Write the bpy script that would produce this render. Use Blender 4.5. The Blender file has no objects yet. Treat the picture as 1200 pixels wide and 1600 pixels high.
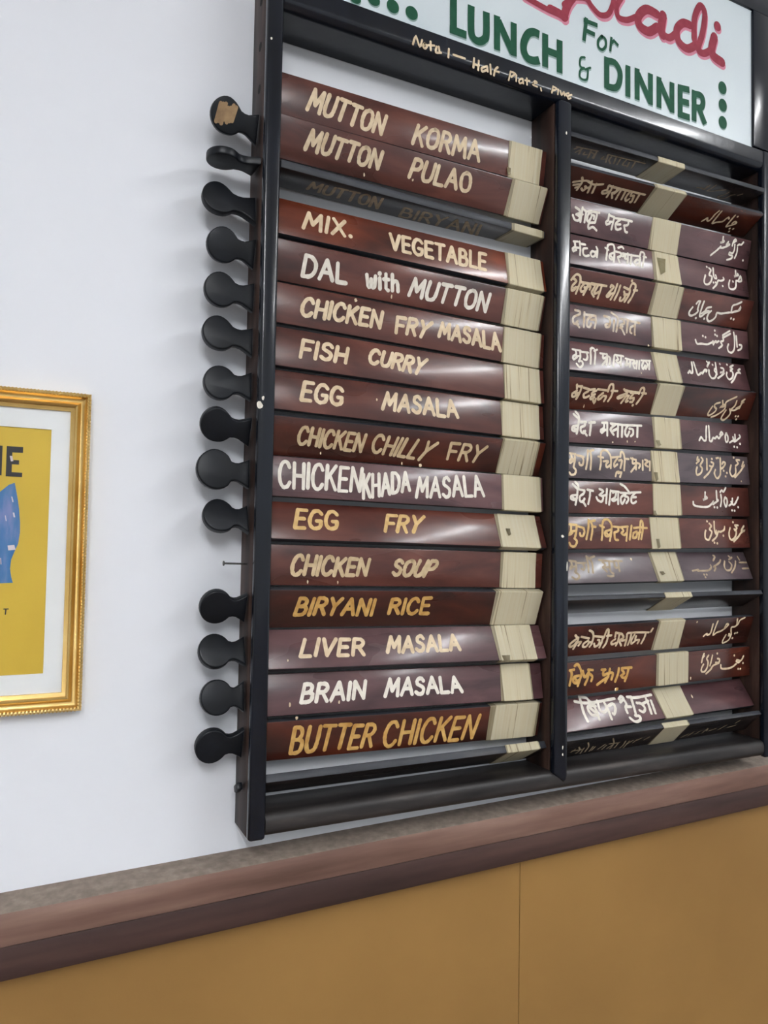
import bpy, bmesh, math, random
from mathutils import Vector, Matrix

random.seed(7)
scene = bpy.context.scene
COL = scene.collection
Z0 = 1.520                     # height of the board's reference line above the floor (m)

# ------------------------------------------------------------------ camera, world, lights, exposure
cam_data = bpy.data.cameras.new('camera')
cam_data.sensor_fit = 'HORIZONTAL'
cam_data.sensor_width = 36.0
cam_data.lens = 36.0 * 1161.79 / 1200.0
cam_data.clip_start = 0.02
cam = bpy.data.objects.new('camera', cam_data)
COL.objects.link(cam)
# the stored columns are right / up / back of the camera
R = ((0.8999452, -0.0326789, -0.4347766), (-0.4356798, -0.0290142, -0.8996340), (0.0167844, 0.9990447, -0.0403487))
cam.matrix_world = Matrix(((R[0][0], R[0][1], R[0][2], -0.303013),
                           (R[1][0], R[1][1], R[1][2], -1.048910),
                           (R[2][0], R[2][1], R[2][2], -0.067185 + Z0),
                           (0, 0, 0, 1)))
scene.camera = cam

WORLD_STRENGTH = 0.26
TUBE_STRENGTH = 30.0           # the lamps over the middle of the room, partly added as frontal fill
SIDE_TUBE_STRENGTH = 22.0      # the row of lamps further to the right
scene.view_settings.view_transform = 'Standard'
scene.view_settings.look = 'None'
scene.view_settings.gamma = 1.0
scene.view_settings.use_curve_mapping = False
scene.view_settings.exposure = 1.36

world = bpy.data.worlds.new('world')
scene.world = world
world.use_nodes = True
wn = world.node_tree.nodes
wn['Background'].inputs[0].default_value = (0.92, 0.96, 1.0, 1)
wn['Background'].inputs[1].default_value = WORLD_STRENGTH

# ------------------------------------------------------------------ materials
def new_mat(name):
    m = bpy.data.materials.new(name)
    m.use_nodes = True
    nt = m.node_tree
    return m, nt, nt.nodes['Principled BSDF']

def lin(c):
    return tuple(((v / 255.0) / 12.92 if v / 255.0 <= 0.04045 else ((v / 255.0 + 0.055) / 1.055) ** 2.4) for v in c)

def setc(sock, c):
    sock.default_value = (c[0], c[1], c[2], 1)

def ramp_mat(name, stops, scale=(1, 1, 1), noise=8.0, detail=6.0, rough=0.4, rough2=None, spec=0.5, coat=0.0,
             coat_rough=0.1, bump=0.0, metallic=0.0, distortion=0.0, coords='Object'):
    m, nt, b = new_mat(name)
    tc = nt.nodes.new('ShaderNodeTexCoord')
    mp = nt.nodes.new('ShaderNodeMapping')
    mp.inputs['Scale'].default_value = scale
    oi = nt.nodes.new('ShaderNodeObjectInfo')
    mul = nt.nodes.new('ShaderNodeMath'); mul.operation = 'MULTIPLY'; mul.inputs[1].default_value = 37.0
    nt.links.new(oi.outputs['Random'], mul.inputs[0])
    comb = nt.nodes.new('ShaderNodeCombineXYZ')
    nt.links.new(mul.outputs[0], comb.inputs[0]); nt.links.new(mul.outputs[0], comb.inputs[1])
    nt.links.new(comb.outputs[0], mp.inputs['Location'])
    ns = nt.nodes.new('ShaderNodeTexNoise')
    ns.inputs['Scale'].default_value = noise
    ns.inputs['Detail'].default_value = detail
    ns.inputs['Distortion'].default_value = distortion
    cr = nt.nodes.new('ShaderNodeValToRGB')
    els = cr.color_ramp.elements
    while len(els) < len(stops):
        els.new(0.5)
    for e, (p, c) in zip(els, stops):
        e.position = p; e.color = (c[0], c[1], c[2], 1)
    nt.links.new(tc.outputs[coords], mp.inputs['Vector'])
    nt.links.new(mp.outputs[0], ns.inputs['Vector'])
    nt.links.new(ns.outputs['Fac'], cr.inputs[0])
    nt.links.new(cr.outputs[0], b.inputs['Base Color'])
    b.inputs['Metallic'].default_value = metallic
    b.inputs['Roughness'].default_value = rough
    b.inputs['Specular IOR Level'].default_value = spec
    b.inputs['Coat Weight'].default_value = coat
    b.inputs['Coat Roughness'].default_value = coat_rough
    if rough2 is not None:
        mr = nt.nodes.new('ShaderNodeMapRange')
        mr.inputs['To Min'].default_value = rough; mr.inputs['To Max'].default_value = rough2
        n2 = nt.nodes.new('ShaderNodeTexNoise'); n2.inputs['Scale'].default_value = noise * 0.6
        nt.links.new(mp.outputs[0], n2.inputs['Vector'])
        nt.links.new(n2.outputs['Fac'], mr.inputs['Value'])
        nt.links.new(mr.outputs[0], b.inputs['Roughness'])
    if bump:
        bp = nt.nodes.new('ShaderNodeBump'); bp.inputs['Strength'].default_value = bump
        bp.inputs['Distance'].default_value = 0.002
        nt.links.new(ns.outputs['Fac'], bp.inputs['Height'])
        nt.links.new(bp.outputs[0], b.inputs['Normal'])
    return m

def slat_mat(name, dark, mid, light):
    return ramp_mat(name, [(0.28, dark), (0.5, mid), (0.74, light)], scale=(5, 1, 16), noise=1.6, detail=7, rough=0.20,
                    rough2=0.38, spec=0.42, coat=0.34, coat_rough=0.15, bump=0.08, distortion=0.5)

M = {}
M['slat_brown'] = slat_mat('varnished_brown_wood', lin((54, 27, 23)), lin((84, 43, 35)), lin((110, 62, 50)))
M['slat_red'] = slat_mat('varnished_red_brown_wood', lin((58, 25, 17)), lin((96, 44, 28)), lin((126, 62, 38)))
M['slat_dark'] = slat_mat('varnished_shaded_wood', lin((40, 19, 15)), lin((66, 29, 21)), lin((92, 42, 26)))  # shade of the down-tipped slats is put into this darker brown
M['slat_plum'] = slat_mat('varnished_sheen_plum_wood', lin((60, 40, 43)), lin((88, 60, 62)), lin((110, 78, 78)))  # plum cast: ceiling reflection on up-tipped slats put into the colour
M['slat_grey'] = slat_mat('sheen_grey_brown_wood', lin((60, 50, 54)), lin((86, 74, 78)), lin((106, 92, 94)))  # grey cast: reflected ceiling sheen put into the wood colour
M['slat_black'] = slat_mat('near_black_wood', lin((26, 24, 26)), lin((42, 37, 37)), lin((62, 52, 48)))  # near-black tone for the slats tipped far down
M['slat_edge'] = ramp_mat('black_painted_edge', [(0.3, lin((34, 36, 42))), (0.6, lin((58, 60, 66))), (0.8, lin((84, 82, 82)))], scale=(1.5, 8, 8), noise=6, rough=0.4, rough2=0.6, spec=0.4)
M['black'] = ramp_mat('black_gloss_paint', [(0.3, lin((9, 13, 21))), (0.68, lin((18, 24, 36))), (0.86, lin((44, 46, 54)))],
                      scale=(6, 6, 1.2), noise=6, rough=0.14, rough2=0.30, spec=0.4, coat=0.15, coat_rough=0.08, bump=0.25)
M['handle_black'] = ramp_mat('black_handle_paint', [(0.3, lin((9, 12, 17))), (0.7, lin((18, 22, 29)))],
                             noise=30, rough=0.30, rough2=0.48, spec=0.3, bump=0.05)
M['frame_wood'] = ramp_mat('dark_frame_wood', [(0.3, lin((26, 21, 20))), (0.55, lin((56, 38, 32))), (0.75, lin((92, 70, 60)))],
                           scale=(8, 8, 1.0), noise=5, rough=0.45, rough2=0.65, spec=0.3, bump=0.1)
M['rail_wood'] = ramp_mat('dusty_black_rail', [(0.3, lin((22, 21, 22))), (0.6, lin((46, 42, 41))), (0.8, lin((78, 70, 66)))],
                          scale=(1.2, 8, 8), noise=6, rough=0.28, rough2=0.6, spec=0.45, bump=0.12)
M['bare_wood'] = ramp_mat('bare_worn_wood', [(0.3, lin((126, 98, 68))), (0.7, lin((170, 140, 100)))], noise=60, rough=0.6)
M['paper'] = ramp_mat('cream_paper', [(0.30, lin((176, 156, 118))), (0.37, lin((240, 230, 200))), (0.8, lin((248, 242, 220)))],
                      scale=(46, 1, 0.9), noise=6, detail=3, rough=0.42, rough2=0.6, spec=0.35, bump=0.12)
M['clear_tape'] = ramp_mat('shiny_yellowed_tape', [(0.3, lin((178, 164, 120))), (0.7, lin((206, 196, 160)))], noise=40, rough=0.12, spec=0.6, bump=0.3)
M['paper_edge'] = ramp_mat('aged_paper', [(0.3, lin((172, 158, 126))), (0.7, lin((210, 200, 170)))], scale=(26, 1, 1.2), noise=5, rough=0.5)
def paint(name, c0, c1):
    return ramp_mat(name, [(0.3, lin(c0)), (0.7, lin(c1))], noise=90, detail=3, rough=0.6, spec=0.22, bump=0.1)
M['cream'] = paint('cream_lettering', (204, 180, 146), (228, 210, 180))
M['white'] = paint('white_lettering', (220, 212, 198), (240, 234, 222))
M['tan'] = paint('tan_lettering', (182, 158, 122), (212, 190, 154))
M['gold'] = paint('golden_lettering', (196, 158, 100), (222, 192, 136))
M['ochre'] = paint('ochre_lettering', (184, 138, 72), (214, 174, 106))
M['faded'] = paint('faded_lettering', (146, 128, 102), (184, 166, 140))
M['mix'] = paint('mixed_lettering', (180, 150, 110), (226, 218, 205))
M['green'] = paint('green_sign_paint', (24, 76, 54), (30, 86, 62))
M['green_shadow'] = paint('grey_green_sign_shadow', (140, 164, 160), (150, 172, 168))
M['crimson'] = paint('crimson_sign_paint', (140, 48, 64), (154, 58, 74))
M['pink'] = paint('pink_sign_shadow', (206, 130, 150), (214, 142, 162))
M['sign'] = ramp_mat('white_acrylic_sign', [(0.3, lin((206, 217, 222))), (0.7, lin((216, 226, 230)))], noise=3, rough=0.25, spec=0.5)
M['steel'] = ramp_mat('dull_steel', [(0.3, lin((60, 58, 58))), (0.7, lin((110, 108, 106)))], noise=80, rough=0.4, metallic=0.9)
M['hole'] = ramp_mat('dark_hole', [(0.3, (0.004, 0.004, 0.004)), (0.7, (0.01, 0.009, 0.008))], noise=30, rough=0.9)
M['gold_frame'] = ramp_mat('gilded_moulding', [(0.3, lin((206, 166, 92))), (0.7, lin((236, 204, 136)))], scale=(1, 1, 1),
                           noise=14, rough=0.24, rough2=0.38, metallic=0.92)
M['mat_board'] = ramp_mat('white_mat_board', [(0.3, lin((236, 239, 240))), (0.7, lin((244, 246, 246)))], noise=20, rough=0.8)
M['art_yellow'] = ramp_mat('mustard_print', [(0.3, lin((206, 172, 46))), (0.7, lin((216, 184, 58)))], noise=6, rough=0.6)
M['art_blue'] = ramp_mat('blue_print', [(0.3, lin((34, 108, 168))), (0.5, lin((74, 124, 178))), (0.7, lin((128, 140, 190)))],
                         scale=(20, 1, 5), noise=4, rough=0.6)
M['art_black'] = ramp_mat('black_print', [(0.3, lin((26, 26, 32))), (0.7, lin((40, 38, 44)))], noise=20, rough=0.6)
M['art_pale'] = ramp_mat('pale_print', [(0.3, lin((206, 196, 206))), (0.7, lin((232, 220, 222)))], noise=20, rough=0.6)
M['ledge'] = ramp_mat('brown_ledge_wood', [(0.25, lin((88, 64, 55))), (0.5, lin((118, 89, 78))), (0.75, lin((142, 114, 101)))],
                      scale=(0.9, 6, 9), noise=4, detail=8, rough=0.42, rough2=0.6, spec=0.4, bump=0.12)
M['ledge_top'] = ramp_mat('dusty_ledge_top', [(0.25, lin((118, 106, 96))), (0.5, lin((134, 121, 110))), (0.75, lin((150, 138, 126)))], scale=(6, 6, 9), noise=14, detail=8, rough=0.7, spec=0.2)
M['ledge_shaded'] = ramp_mat('shaded_ledge_wood', [(0.25, lin((50, 35, 32))), (0.5, lin((70, 50, 46))), (0.75, lin((90, 66, 59)))],
                           scale=(0.9, 6, 9), noise=4, detail=8, rough=0.45, rough2=0.6, spec=0.4, bump=0.12)  # shade of the ledge's lower band put into a darker brown
M['tan_panel'] = ramp_mat('tan_laminate', [(0.3, lin((140, 105, 57))), (0.7, lin((154, 117, 65)))], scale=(1, 1, 1), noise=3,
                          rough=0.5, spec=0.35)
M['floor'] = ramp_mat('floor_tile', [(0.3, lin((96, 84, 74))), (0.7, lin((120, 106, 94)))], noise=2, rough=0.4)
M['ceiling'] = ramp_mat('ceiling_paint', [(0.3, lin((226, 226, 224))), (0.7, lin((234, 234, 232)))], noise=2, rough=0.9)
M['lamp_body'] = ramp_mat('lamp_enamel', [(0.3, lin((225, 225, 225))), (0.7, lin((235, 235, 235)))], noise=2, rough=0.4)

# wall: white paint, with the older greyer coat left behind the board
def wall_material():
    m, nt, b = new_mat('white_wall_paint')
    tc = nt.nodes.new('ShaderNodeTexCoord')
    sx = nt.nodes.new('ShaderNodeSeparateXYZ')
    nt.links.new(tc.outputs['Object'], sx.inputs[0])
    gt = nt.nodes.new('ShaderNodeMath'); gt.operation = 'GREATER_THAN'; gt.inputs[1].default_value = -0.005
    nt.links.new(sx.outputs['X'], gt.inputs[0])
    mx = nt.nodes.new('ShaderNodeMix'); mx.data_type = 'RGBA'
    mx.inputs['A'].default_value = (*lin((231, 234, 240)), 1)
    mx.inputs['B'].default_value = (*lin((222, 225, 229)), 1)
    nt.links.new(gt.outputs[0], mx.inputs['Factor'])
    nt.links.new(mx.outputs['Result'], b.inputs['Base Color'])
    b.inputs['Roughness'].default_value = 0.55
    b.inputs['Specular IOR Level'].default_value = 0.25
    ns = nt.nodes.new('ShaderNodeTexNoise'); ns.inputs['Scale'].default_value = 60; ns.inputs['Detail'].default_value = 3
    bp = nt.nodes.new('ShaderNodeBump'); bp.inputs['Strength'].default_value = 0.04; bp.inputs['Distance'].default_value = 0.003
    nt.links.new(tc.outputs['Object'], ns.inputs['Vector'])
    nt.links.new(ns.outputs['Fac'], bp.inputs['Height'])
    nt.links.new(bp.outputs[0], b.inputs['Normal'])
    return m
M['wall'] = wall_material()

def glass_material():
    m, nt, b = new_mat('picture_glass')
    nt.nodes.remove(b)
    outn = nt.nodes['Material Output']
    tr = nt.nodes.new('ShaderNodeBsdfTransparent')
    gl = nt.nodes.new('ShaderNodeBsdfGlossy'); gl.inputs['Roughness'].default_value = 0.03
    fr = nt.nodes.new('ShaderNodeFresnel'); fr.inputs['IOR'].default_value = 1.22
    mx = nt.nodes.new('ShaderNodeMixShader')
    nt.links.new(fr.outputs[0], mx.inputs[0]); nt.links.new(tr.outputs[0], mx.inputs[1]); nt.links.new(gl.outputs[0], mx.inputs[2])
    nt.links.new(mx.outputs[0], outn.inputs['Surface'])
    return m
M['glass'] = glass_material()

def lamp_material(name, power):
    m, nt, b = new_mat(name)
    b.inputs['Base Color'].default_value = (1, 1, 1, 1)
    b.inputs['Emission Color'].default_value = (0.96, 0.98, 1.0, 1)
    b.inputs['Emission Strength'].default_value = power
    return m
M['tube'] = lamp_material('fluorescent_tube', TUBE_STRENGTH)
M['side_tube'] = lamp_material('side_fluorescent_tube', SIDE_TUBE_STRENGTH)  # weaker than the other tubes to hold back the highlights

# ------------------------------------------------------------------ mesh helpers (all lengths in mm, y towards the wall)
S = 0.001

def link(o, parent=None):
    COL.objects.link(o)
    if parent:
        o.parent = parent
    return o

def obj(name, bm, mats, parent=None, smooth=False):
    me = bpy.data.meshes.new(name)
    bmesh.ops.recalc_face_normals(bm, faces=bm.faces)
    bm.to_mesh(me); bm.free()
    for mm in (mats if isinstance(mats, (list, tuple)) else [mats]):
        me.materials.append(mm)
    if smooth:
        for p in me.polygons:
            p.use_smooth = True
    return link(bpy.data.objects.new(name, me), parent)

class BM:
    """collects shapes into one bmesh"""
    def __init__(self):
        self.b = bmesh.new()
    def box(self, x0, x1, y0, y1, z0, z1, bevel=0.0, seg=2, mat=0):
        t = bmesh.new()
        bmesh.ops.create_cube(t, size=1.0)
        for v in t.verts:
            v.co = Vector(((x0 + x1) / 2 + v.co.x * (x1 - x0), (y0 + y1) / 2 + v.co.y * (y1 - y0), (z0 + z1) / 2 + v.co.z * (z1 - z0))) * S
        if bevel:
            bmesh.ops.bevel(t, geom=list(t.edges), offset=bevel * S, segments=seg, profile=0.5, affect='EDGES')
        return self.add(t, mat)
    def add(self, t, mat=0):
        for f in t.faces:
            f.material_index = mat
        me = bpy.data.meshes.new('tmp')
        t.to_mesh(me); t.free()
        self.b.from_mesh(me)
        bpy.data.meshes.remove(me)
        return self
    def prism(self, pts, axis, a0, a1, bevel=0.0, seg=2, mat=0):
        """extrude a closed outline; axis 'x': outline in (y,z); 'y': outline in (x,z)"""
        t = bmesh.new()
        def P(p, a):
            return Vector((a, p[0], p[1])) * S if axis == 'x' else Vector((p[0], a, p[1])) * S
        v0 = [t.verts.new(P(p, a0)) for p in pts]
        v1 = [t.verts.new(P(p, a1)) for p in pts]
        f0 = t.faces.new(v0); f1 = t.faces.new(list(reversed(v1)))
        n = len(pts)
        for i in range(n):
            t.faces.new((v0[i], v1[i], v1[(i + 1) % n], v0[(i + 1) % n]))
        bmesh.ops.recalc_face_normals(t, faces=t.faces)
        if bevel:
            rim = list(f0.edges) + list(f1.edges)
            bmesh.ops.bevel(t, geom=rim, offset=bevel * S, segments=seg, profile=0.5, affect='EDGES')
        return self.add(t, mat)
    def cyl(self, p0, p1, r, n=16, mat=0, r2=None):
        t = bmesh.new()
        a = Vector(p0) * S; b = Vector(p1) * S
        d = b - a
        bmesh.ops.create_cone(t, cap_ends=True, segments=n, radius1=r * S, radius2=(r if r2 is None else r2) * S, depth=d.length)
        q = Vector((0, 0, 1)).rotation_difference(d.normalized())
        for v in t.verts:
            v.co = q @ v.co + (a + b) / 2
        return self.add(t, mat)
    def done(self, name, mats, parent=None, smooth=False):
        me = bpy.data.meshes.new(name)
        bmesh.ops.recalc_face_normals(self.b, faces=self.b.faces)
        self.b.to_mesh(me); self.b.free()
        for mm in (mats if isinstance(mats, (list, tuple)) else [mats]):
            me.materials.append(mm)
        if smooth:
            for p in me.polygons:
                p.use_smooth = True
            try:
                me.set_sharp_from_angle(angle=math.radians(40))
            except Exception:
                pass
        return link(bpy.data.objects.new(name, me), parent)

def empty(name, matrix):
    o = bpy.data.objects.new(name, None)
    o.empty_display_size = 0.05
    COL.objects.link(o)
    o.matrix_world = matrix
    return o

def tag(o, label, cat, group=None):
    o['label'] = label; o['category'] = cat
    if group:
        o['group'] = group
    return o

def struct(o):
    o['kind'] = 'structure'
    return o

# ------------------------------------------------------------------ painted strokes
def parse(s):
    return [[tuple(float(q) for q in p.split(',')) for p in st.split()] for st in s.split(';') if st.strip()]

def smooth(pts, sub=4):
    if len(pts) < 3:
        return pts
    res = []
    P = [pts[0]] + list(pts) + [pts[-1]]
    for i in range(1, len(P) - 2):
        p0, p1, p2, p3 = P[i - 1], P[i], P[i + 1], P[i + 2]
        for k in range(sub):
            t = k / sub
            res.append(tuple(0.5 * ((2 * p1[j]) + (-p0[j] + p2[j]) * t + (2 * p0[j] - 5 * p1[j] + 4 * p2[j] - p3[j]) * t * t
                                    + (-p0[j] + 3 * p1[j] - 3 * p2[j] + p3[j]) * t ** 3) for j in range(2)))
    res.append(pts[-1])
    return res

def ribbon(bm, pts, w, y, flat=False, wob=0.12):
    """a flat painted brush stroke lying at depth y (mm, front is -y)"""
    def V(p):
        return bm.verts.new((p[0] * S, y * S, p[1] * S))
    def disc(c, r, a0=0.0, a1=2 * math.pi, n=8):
        return [(c[0] + r * math.cos(a0 + (a1 - a0) * i / n), c[1] + r * math.sin(a0 + (a1 - a0) * i / n)) for i in range(n + 1)]
    if len(pts) == 1:
        ring = disc(pts[0], w * 0.62, n=8)[:-1]
        bm.faces.new([V(p) for p in ring])
        return
    clean = [pts[0]]
    for p in pts[1:]:
        if math.hypot(p[0] - clean[-1][0], p[1] - clean[-1][1]) > 0.15:
            clean.append(p)
    pts = clean
    if len(pts) < 2:
        return ribbon(bm, pts, w, y)
    n = len(pts)
    left, right = [], []
    for i, p in enumerate(pts):
        a = pts[max(0, i - 1)]; b = pts[min(n - 1, i + 1)]
        dx, dy = b[0] - a[0], b[1] - a[1]
        l = math.hypot(dx, dy) or 1.0
        nx, ny = -dy / l, dx / l
        h = w / 2 * (1 if flat else 1 + random.uniform(-wob, wob))
        if 0 < i < n - 1:          # mitre
            d1 = (p[0] - a[0], p[1] - a[1]); l1 = math.hypot(*d1) or 1
            c = abs((-d1[1] / l1) * nx + (d1[0] / l1) * ny)
            h /= max(c, 0.6)
        left.append((p[0] + nx * h, p[1] + ny * h)); right.append((p[0] - nx * h, p[1] - ny * h))
    L = [V(p) for p in left]; Rr = [V(p) for p in right]
    for i in range(n - 1):
        bm.faces.new((L[i], L[i + 1], Rr[i + 1], Rr[i]))
    if not flat:
        for end, (a, b) in (((0), (pts[1], pts[0])), ((n - 1), (pts[-2], pts[-1]))):
            ang = math.atan2(b[1] - a[1], b[0] - a[0])
            arc = disc(b, w / 2, ang - math.pi / 2, ang + math.pi / 2, 5)
            bm.faces.new([V(p) for p in arc])

def paint_mesh(name, stroke_sets, mat, parent, flatmap=None):
    """stroke_sets: list of (width, flat, list of polylines, y)"""
    bm = bmesh.new()
    k = 0
    for w, flat, polys, y in stroke_sets:
        for p in polys:
            ribbon(bm, p, w, y - 0.012 * (k % 24), flat)
            k += 1
    for f in bm.faces:
        f.normal_update()
        if f.normal.y > 0:
            f.normal_flip()
    me = bpy.data.meshes.new(name)
    bm.to_mesh(me); bm.free()
    me.materials.append(mat)
    return link(bpy.data.objects.new(name, me), parent)

GLYPH = {
 'A': (.74, '0,0 .37,1;.37,1 .74,0;.16,.36 .6,.36'), 'B': (.6, '0,0 .02,1;.02,1 .36,.98 .5,.77 .36,.54 .02,.52;.34,.54 .58,.42 .56,.12 .36,0 0,0'),
 'C': (.64, '.62,.8 .46,1 .18,.95 0,.58 .04,.2 .24,0 .48,.03 .64,.2'), 'D': (.68, '0,0 .02,1;.02,1 .38,.97 .66,.7 .64,.3 .4,.03 0,0'),
 'E': (.54, '0,0 .02,1;.02,1 .54,1;.02,.52 .46,.52;0,0 .54,0'), 'F': (.54, '0,0 .02,1;.02,1 .56,1;.02,.5 .46,.5'),
 'G': (.68, '.66,.84 .46,1 .18,.95 0,.58 .04,.2 .26,0 .52,.03 .64,.16 .66,.42;.4,.42 .66,.42'), 'H': (.62, '0,0 .02,1;.62,0 .62,1;.02,.5 .6,.5'),
 'I': (.06, '.02,0 .04,1'), 'K': (.6, '0,0 .02,1;.58,1 .04,.44;.2,.6 .62,0'), 'L': (.5, '.02,1 0,0;0,0 .52,0'),
 'M': (.84, '0,0 .1,1;.1,1 .42,.3;.42,.3 .76,1;.76,1 .84,0'), 'N': (.66, '0,0 .02,1;.02,1 .62,0;.62,0 .66,1'),
 'O': (.68, '.34,1 .06,.84 0,.45 .12,.08 .38,0 .62,.16 .68,.55 .58,.9 .34,1'), 'P': (.56, '0,0 .02,1;.02,1 .4,.98 .56,.75 .42,.5 .02,.46'),
 'R': (.6, '0,0 .02,1;.02,1 .4,.98 .56,.76 .4,.54 .02,.5;.28,.52 .62,0'), 'S': (.56, '.54,.84 .36,1 .1,.92 .08,.66 .34,.52 .54,.36 .48,.08 .24,0 0,.14'),
 'T': (.64, '0,1 .66,1;.34,1 .3,0'), 'U': (.62, '.02,1 0,.35 .12,.04 .34,0 .54,.1 .62,.4 .64,1'), 'V': (.66, '0,1 .32,0;.32,0 .68,1'),
 'X': (.62, '0,1 .62,0;.6,1 0,0'), 'Y': (.64, '0,1 .3,.5;.66,1 .3,.5;.3,.5 .24,0'), '.': (.08, '.04,.08'),
 'w': (.62, '0,.72 .06,.1 .2,.05 .3,.5;.3,.5 .36,.08 .52,.08 .62,.72'), 'i': (.06, '.03,0 .03,.66;.04,.94'),
 't': (.34, '.16,.98 .14,.1 .3,0;0,.66 .34,.68'), 'h': (.44, '0,0 .02,1;.02,.45 .2,.62 .38,.52 .42,0'),
}
def word_polys(word, tl, tr, br, bl):
    gap = 0.27
    adv, x = [], 0.0
    for ch in word:
        adv.append(x); x += GLYPH[ch][0] + gap
    total = x - gap
    out = []
    for ch, x0 in zip(word, adv):
        jy = random.uniform(-.03, .03)
        for st in parse(GLYPH[ch][1]):
            pts = []
            for (gx, gy) in st:
                s = (x0 + gx) / total; t = gy + jy
                bx = bl[0] + (br[0] - bl[0]) * s; bz = bl[1] + (br[1] - bl[1]) * s
                ux = tl[0] + (tr[0] - tl[0]) * s; uz = tl[1] + (tr[1] - tl[1]) * s
                pts.append((bx + (ux - bx) * t, bz + (uz - bz) * t))
            out.append(smooth(pts) if len(pts) > 3 else pts)
    return out

# ------------------------------------------------------------------ traced measurements (mm)
# slats: height of the pivot, tilt in degrees (+ faces up), roll in degrees, start and end of the paper band
SLATS_LEFT = [
    (573.76, -7.98, 0.06, 400.5, 466.56),
    (511.84, -21.46, 0.29, 401.32, 473.38),
    (458.65, -90.08, 2.86, 406.24, 488.05),
    (393.91, 11.72, 1.09, 397.74, 470.5),
    (332.7, -12.3, 1.07, 394.69, 472.65),
    (270.46, -1.66, 1.46, 392.7, 469.71),
    (207.2, 6.05, 1.22, 395.23, 468.9),
    (145.33, 6.11, 1.1, 390.85, 467.17),
    (82.23, -21.03, 0.66, 389.74, 464.46),
    (23.09, 4.49, 0.88, 393.74, 472.99),
    (-40.43, 22.41, 1.02, 384.94, 465.2),
    (-101.05, -2.45, 1.13, 392.73, 463.46),
    (-161.18, -18.15, 1.28, 381.07, 476.64),
    (-221.22, 25.55, 1.17, 382.16, 458.01),
    (-282.89, 10.65, 1.22, 394.42, 455.62),
    (-344.79, -11.61, 1.25, 374.14, 471.25),
    (-405.0, -58.4, 0.8, 408.65, 477.42)]
SLATS_RIGHT = [
    (631.51, -86.48, -1.69, 198.82, 265.18),
    (568.98, -60.07, -1.83, 195.65, 272.05),
    (505.55, -11.54, -1.49, 208.87, 281.31),
    (445.13, 7.63, -1.74, 217.34, 285.62),
    (384.48, -20.8, -1.5, 211.22, 284.7),
    (320.48, 2.25, -1.84, 213.55, 289.18),
    (258.59, 14.62, -1.44, 220.95, 287.39),
    (195.01, -24.67, -2.49, 215.9, 281.6),
    (135.89, 4.25, -1.56, 218.25, 288.9),
    (74.76, 5.39, -1.24, 213.67, 282.58),
    (15.08, 2.92, -0.97, 217.51, 289.48),
    (-46.78, 6.82, -0.98, 212.11, 286.8),
    (-107.92, 22.8, -0.7, 219.42, 288.23),
    (-169.58, -60.31, -1.13, 223.57, 288.0),
    (-230.13, -18.86, -0.7, 222.93, 290.13),
    (-294.63, -0.99, -0.91, 226.81, 307.76),
    (-358.04, 34.78, -1.08, 235.86, 307.6),
    (-409.0, -45.67, -1.3, 223.4, 286.75)]
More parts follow.
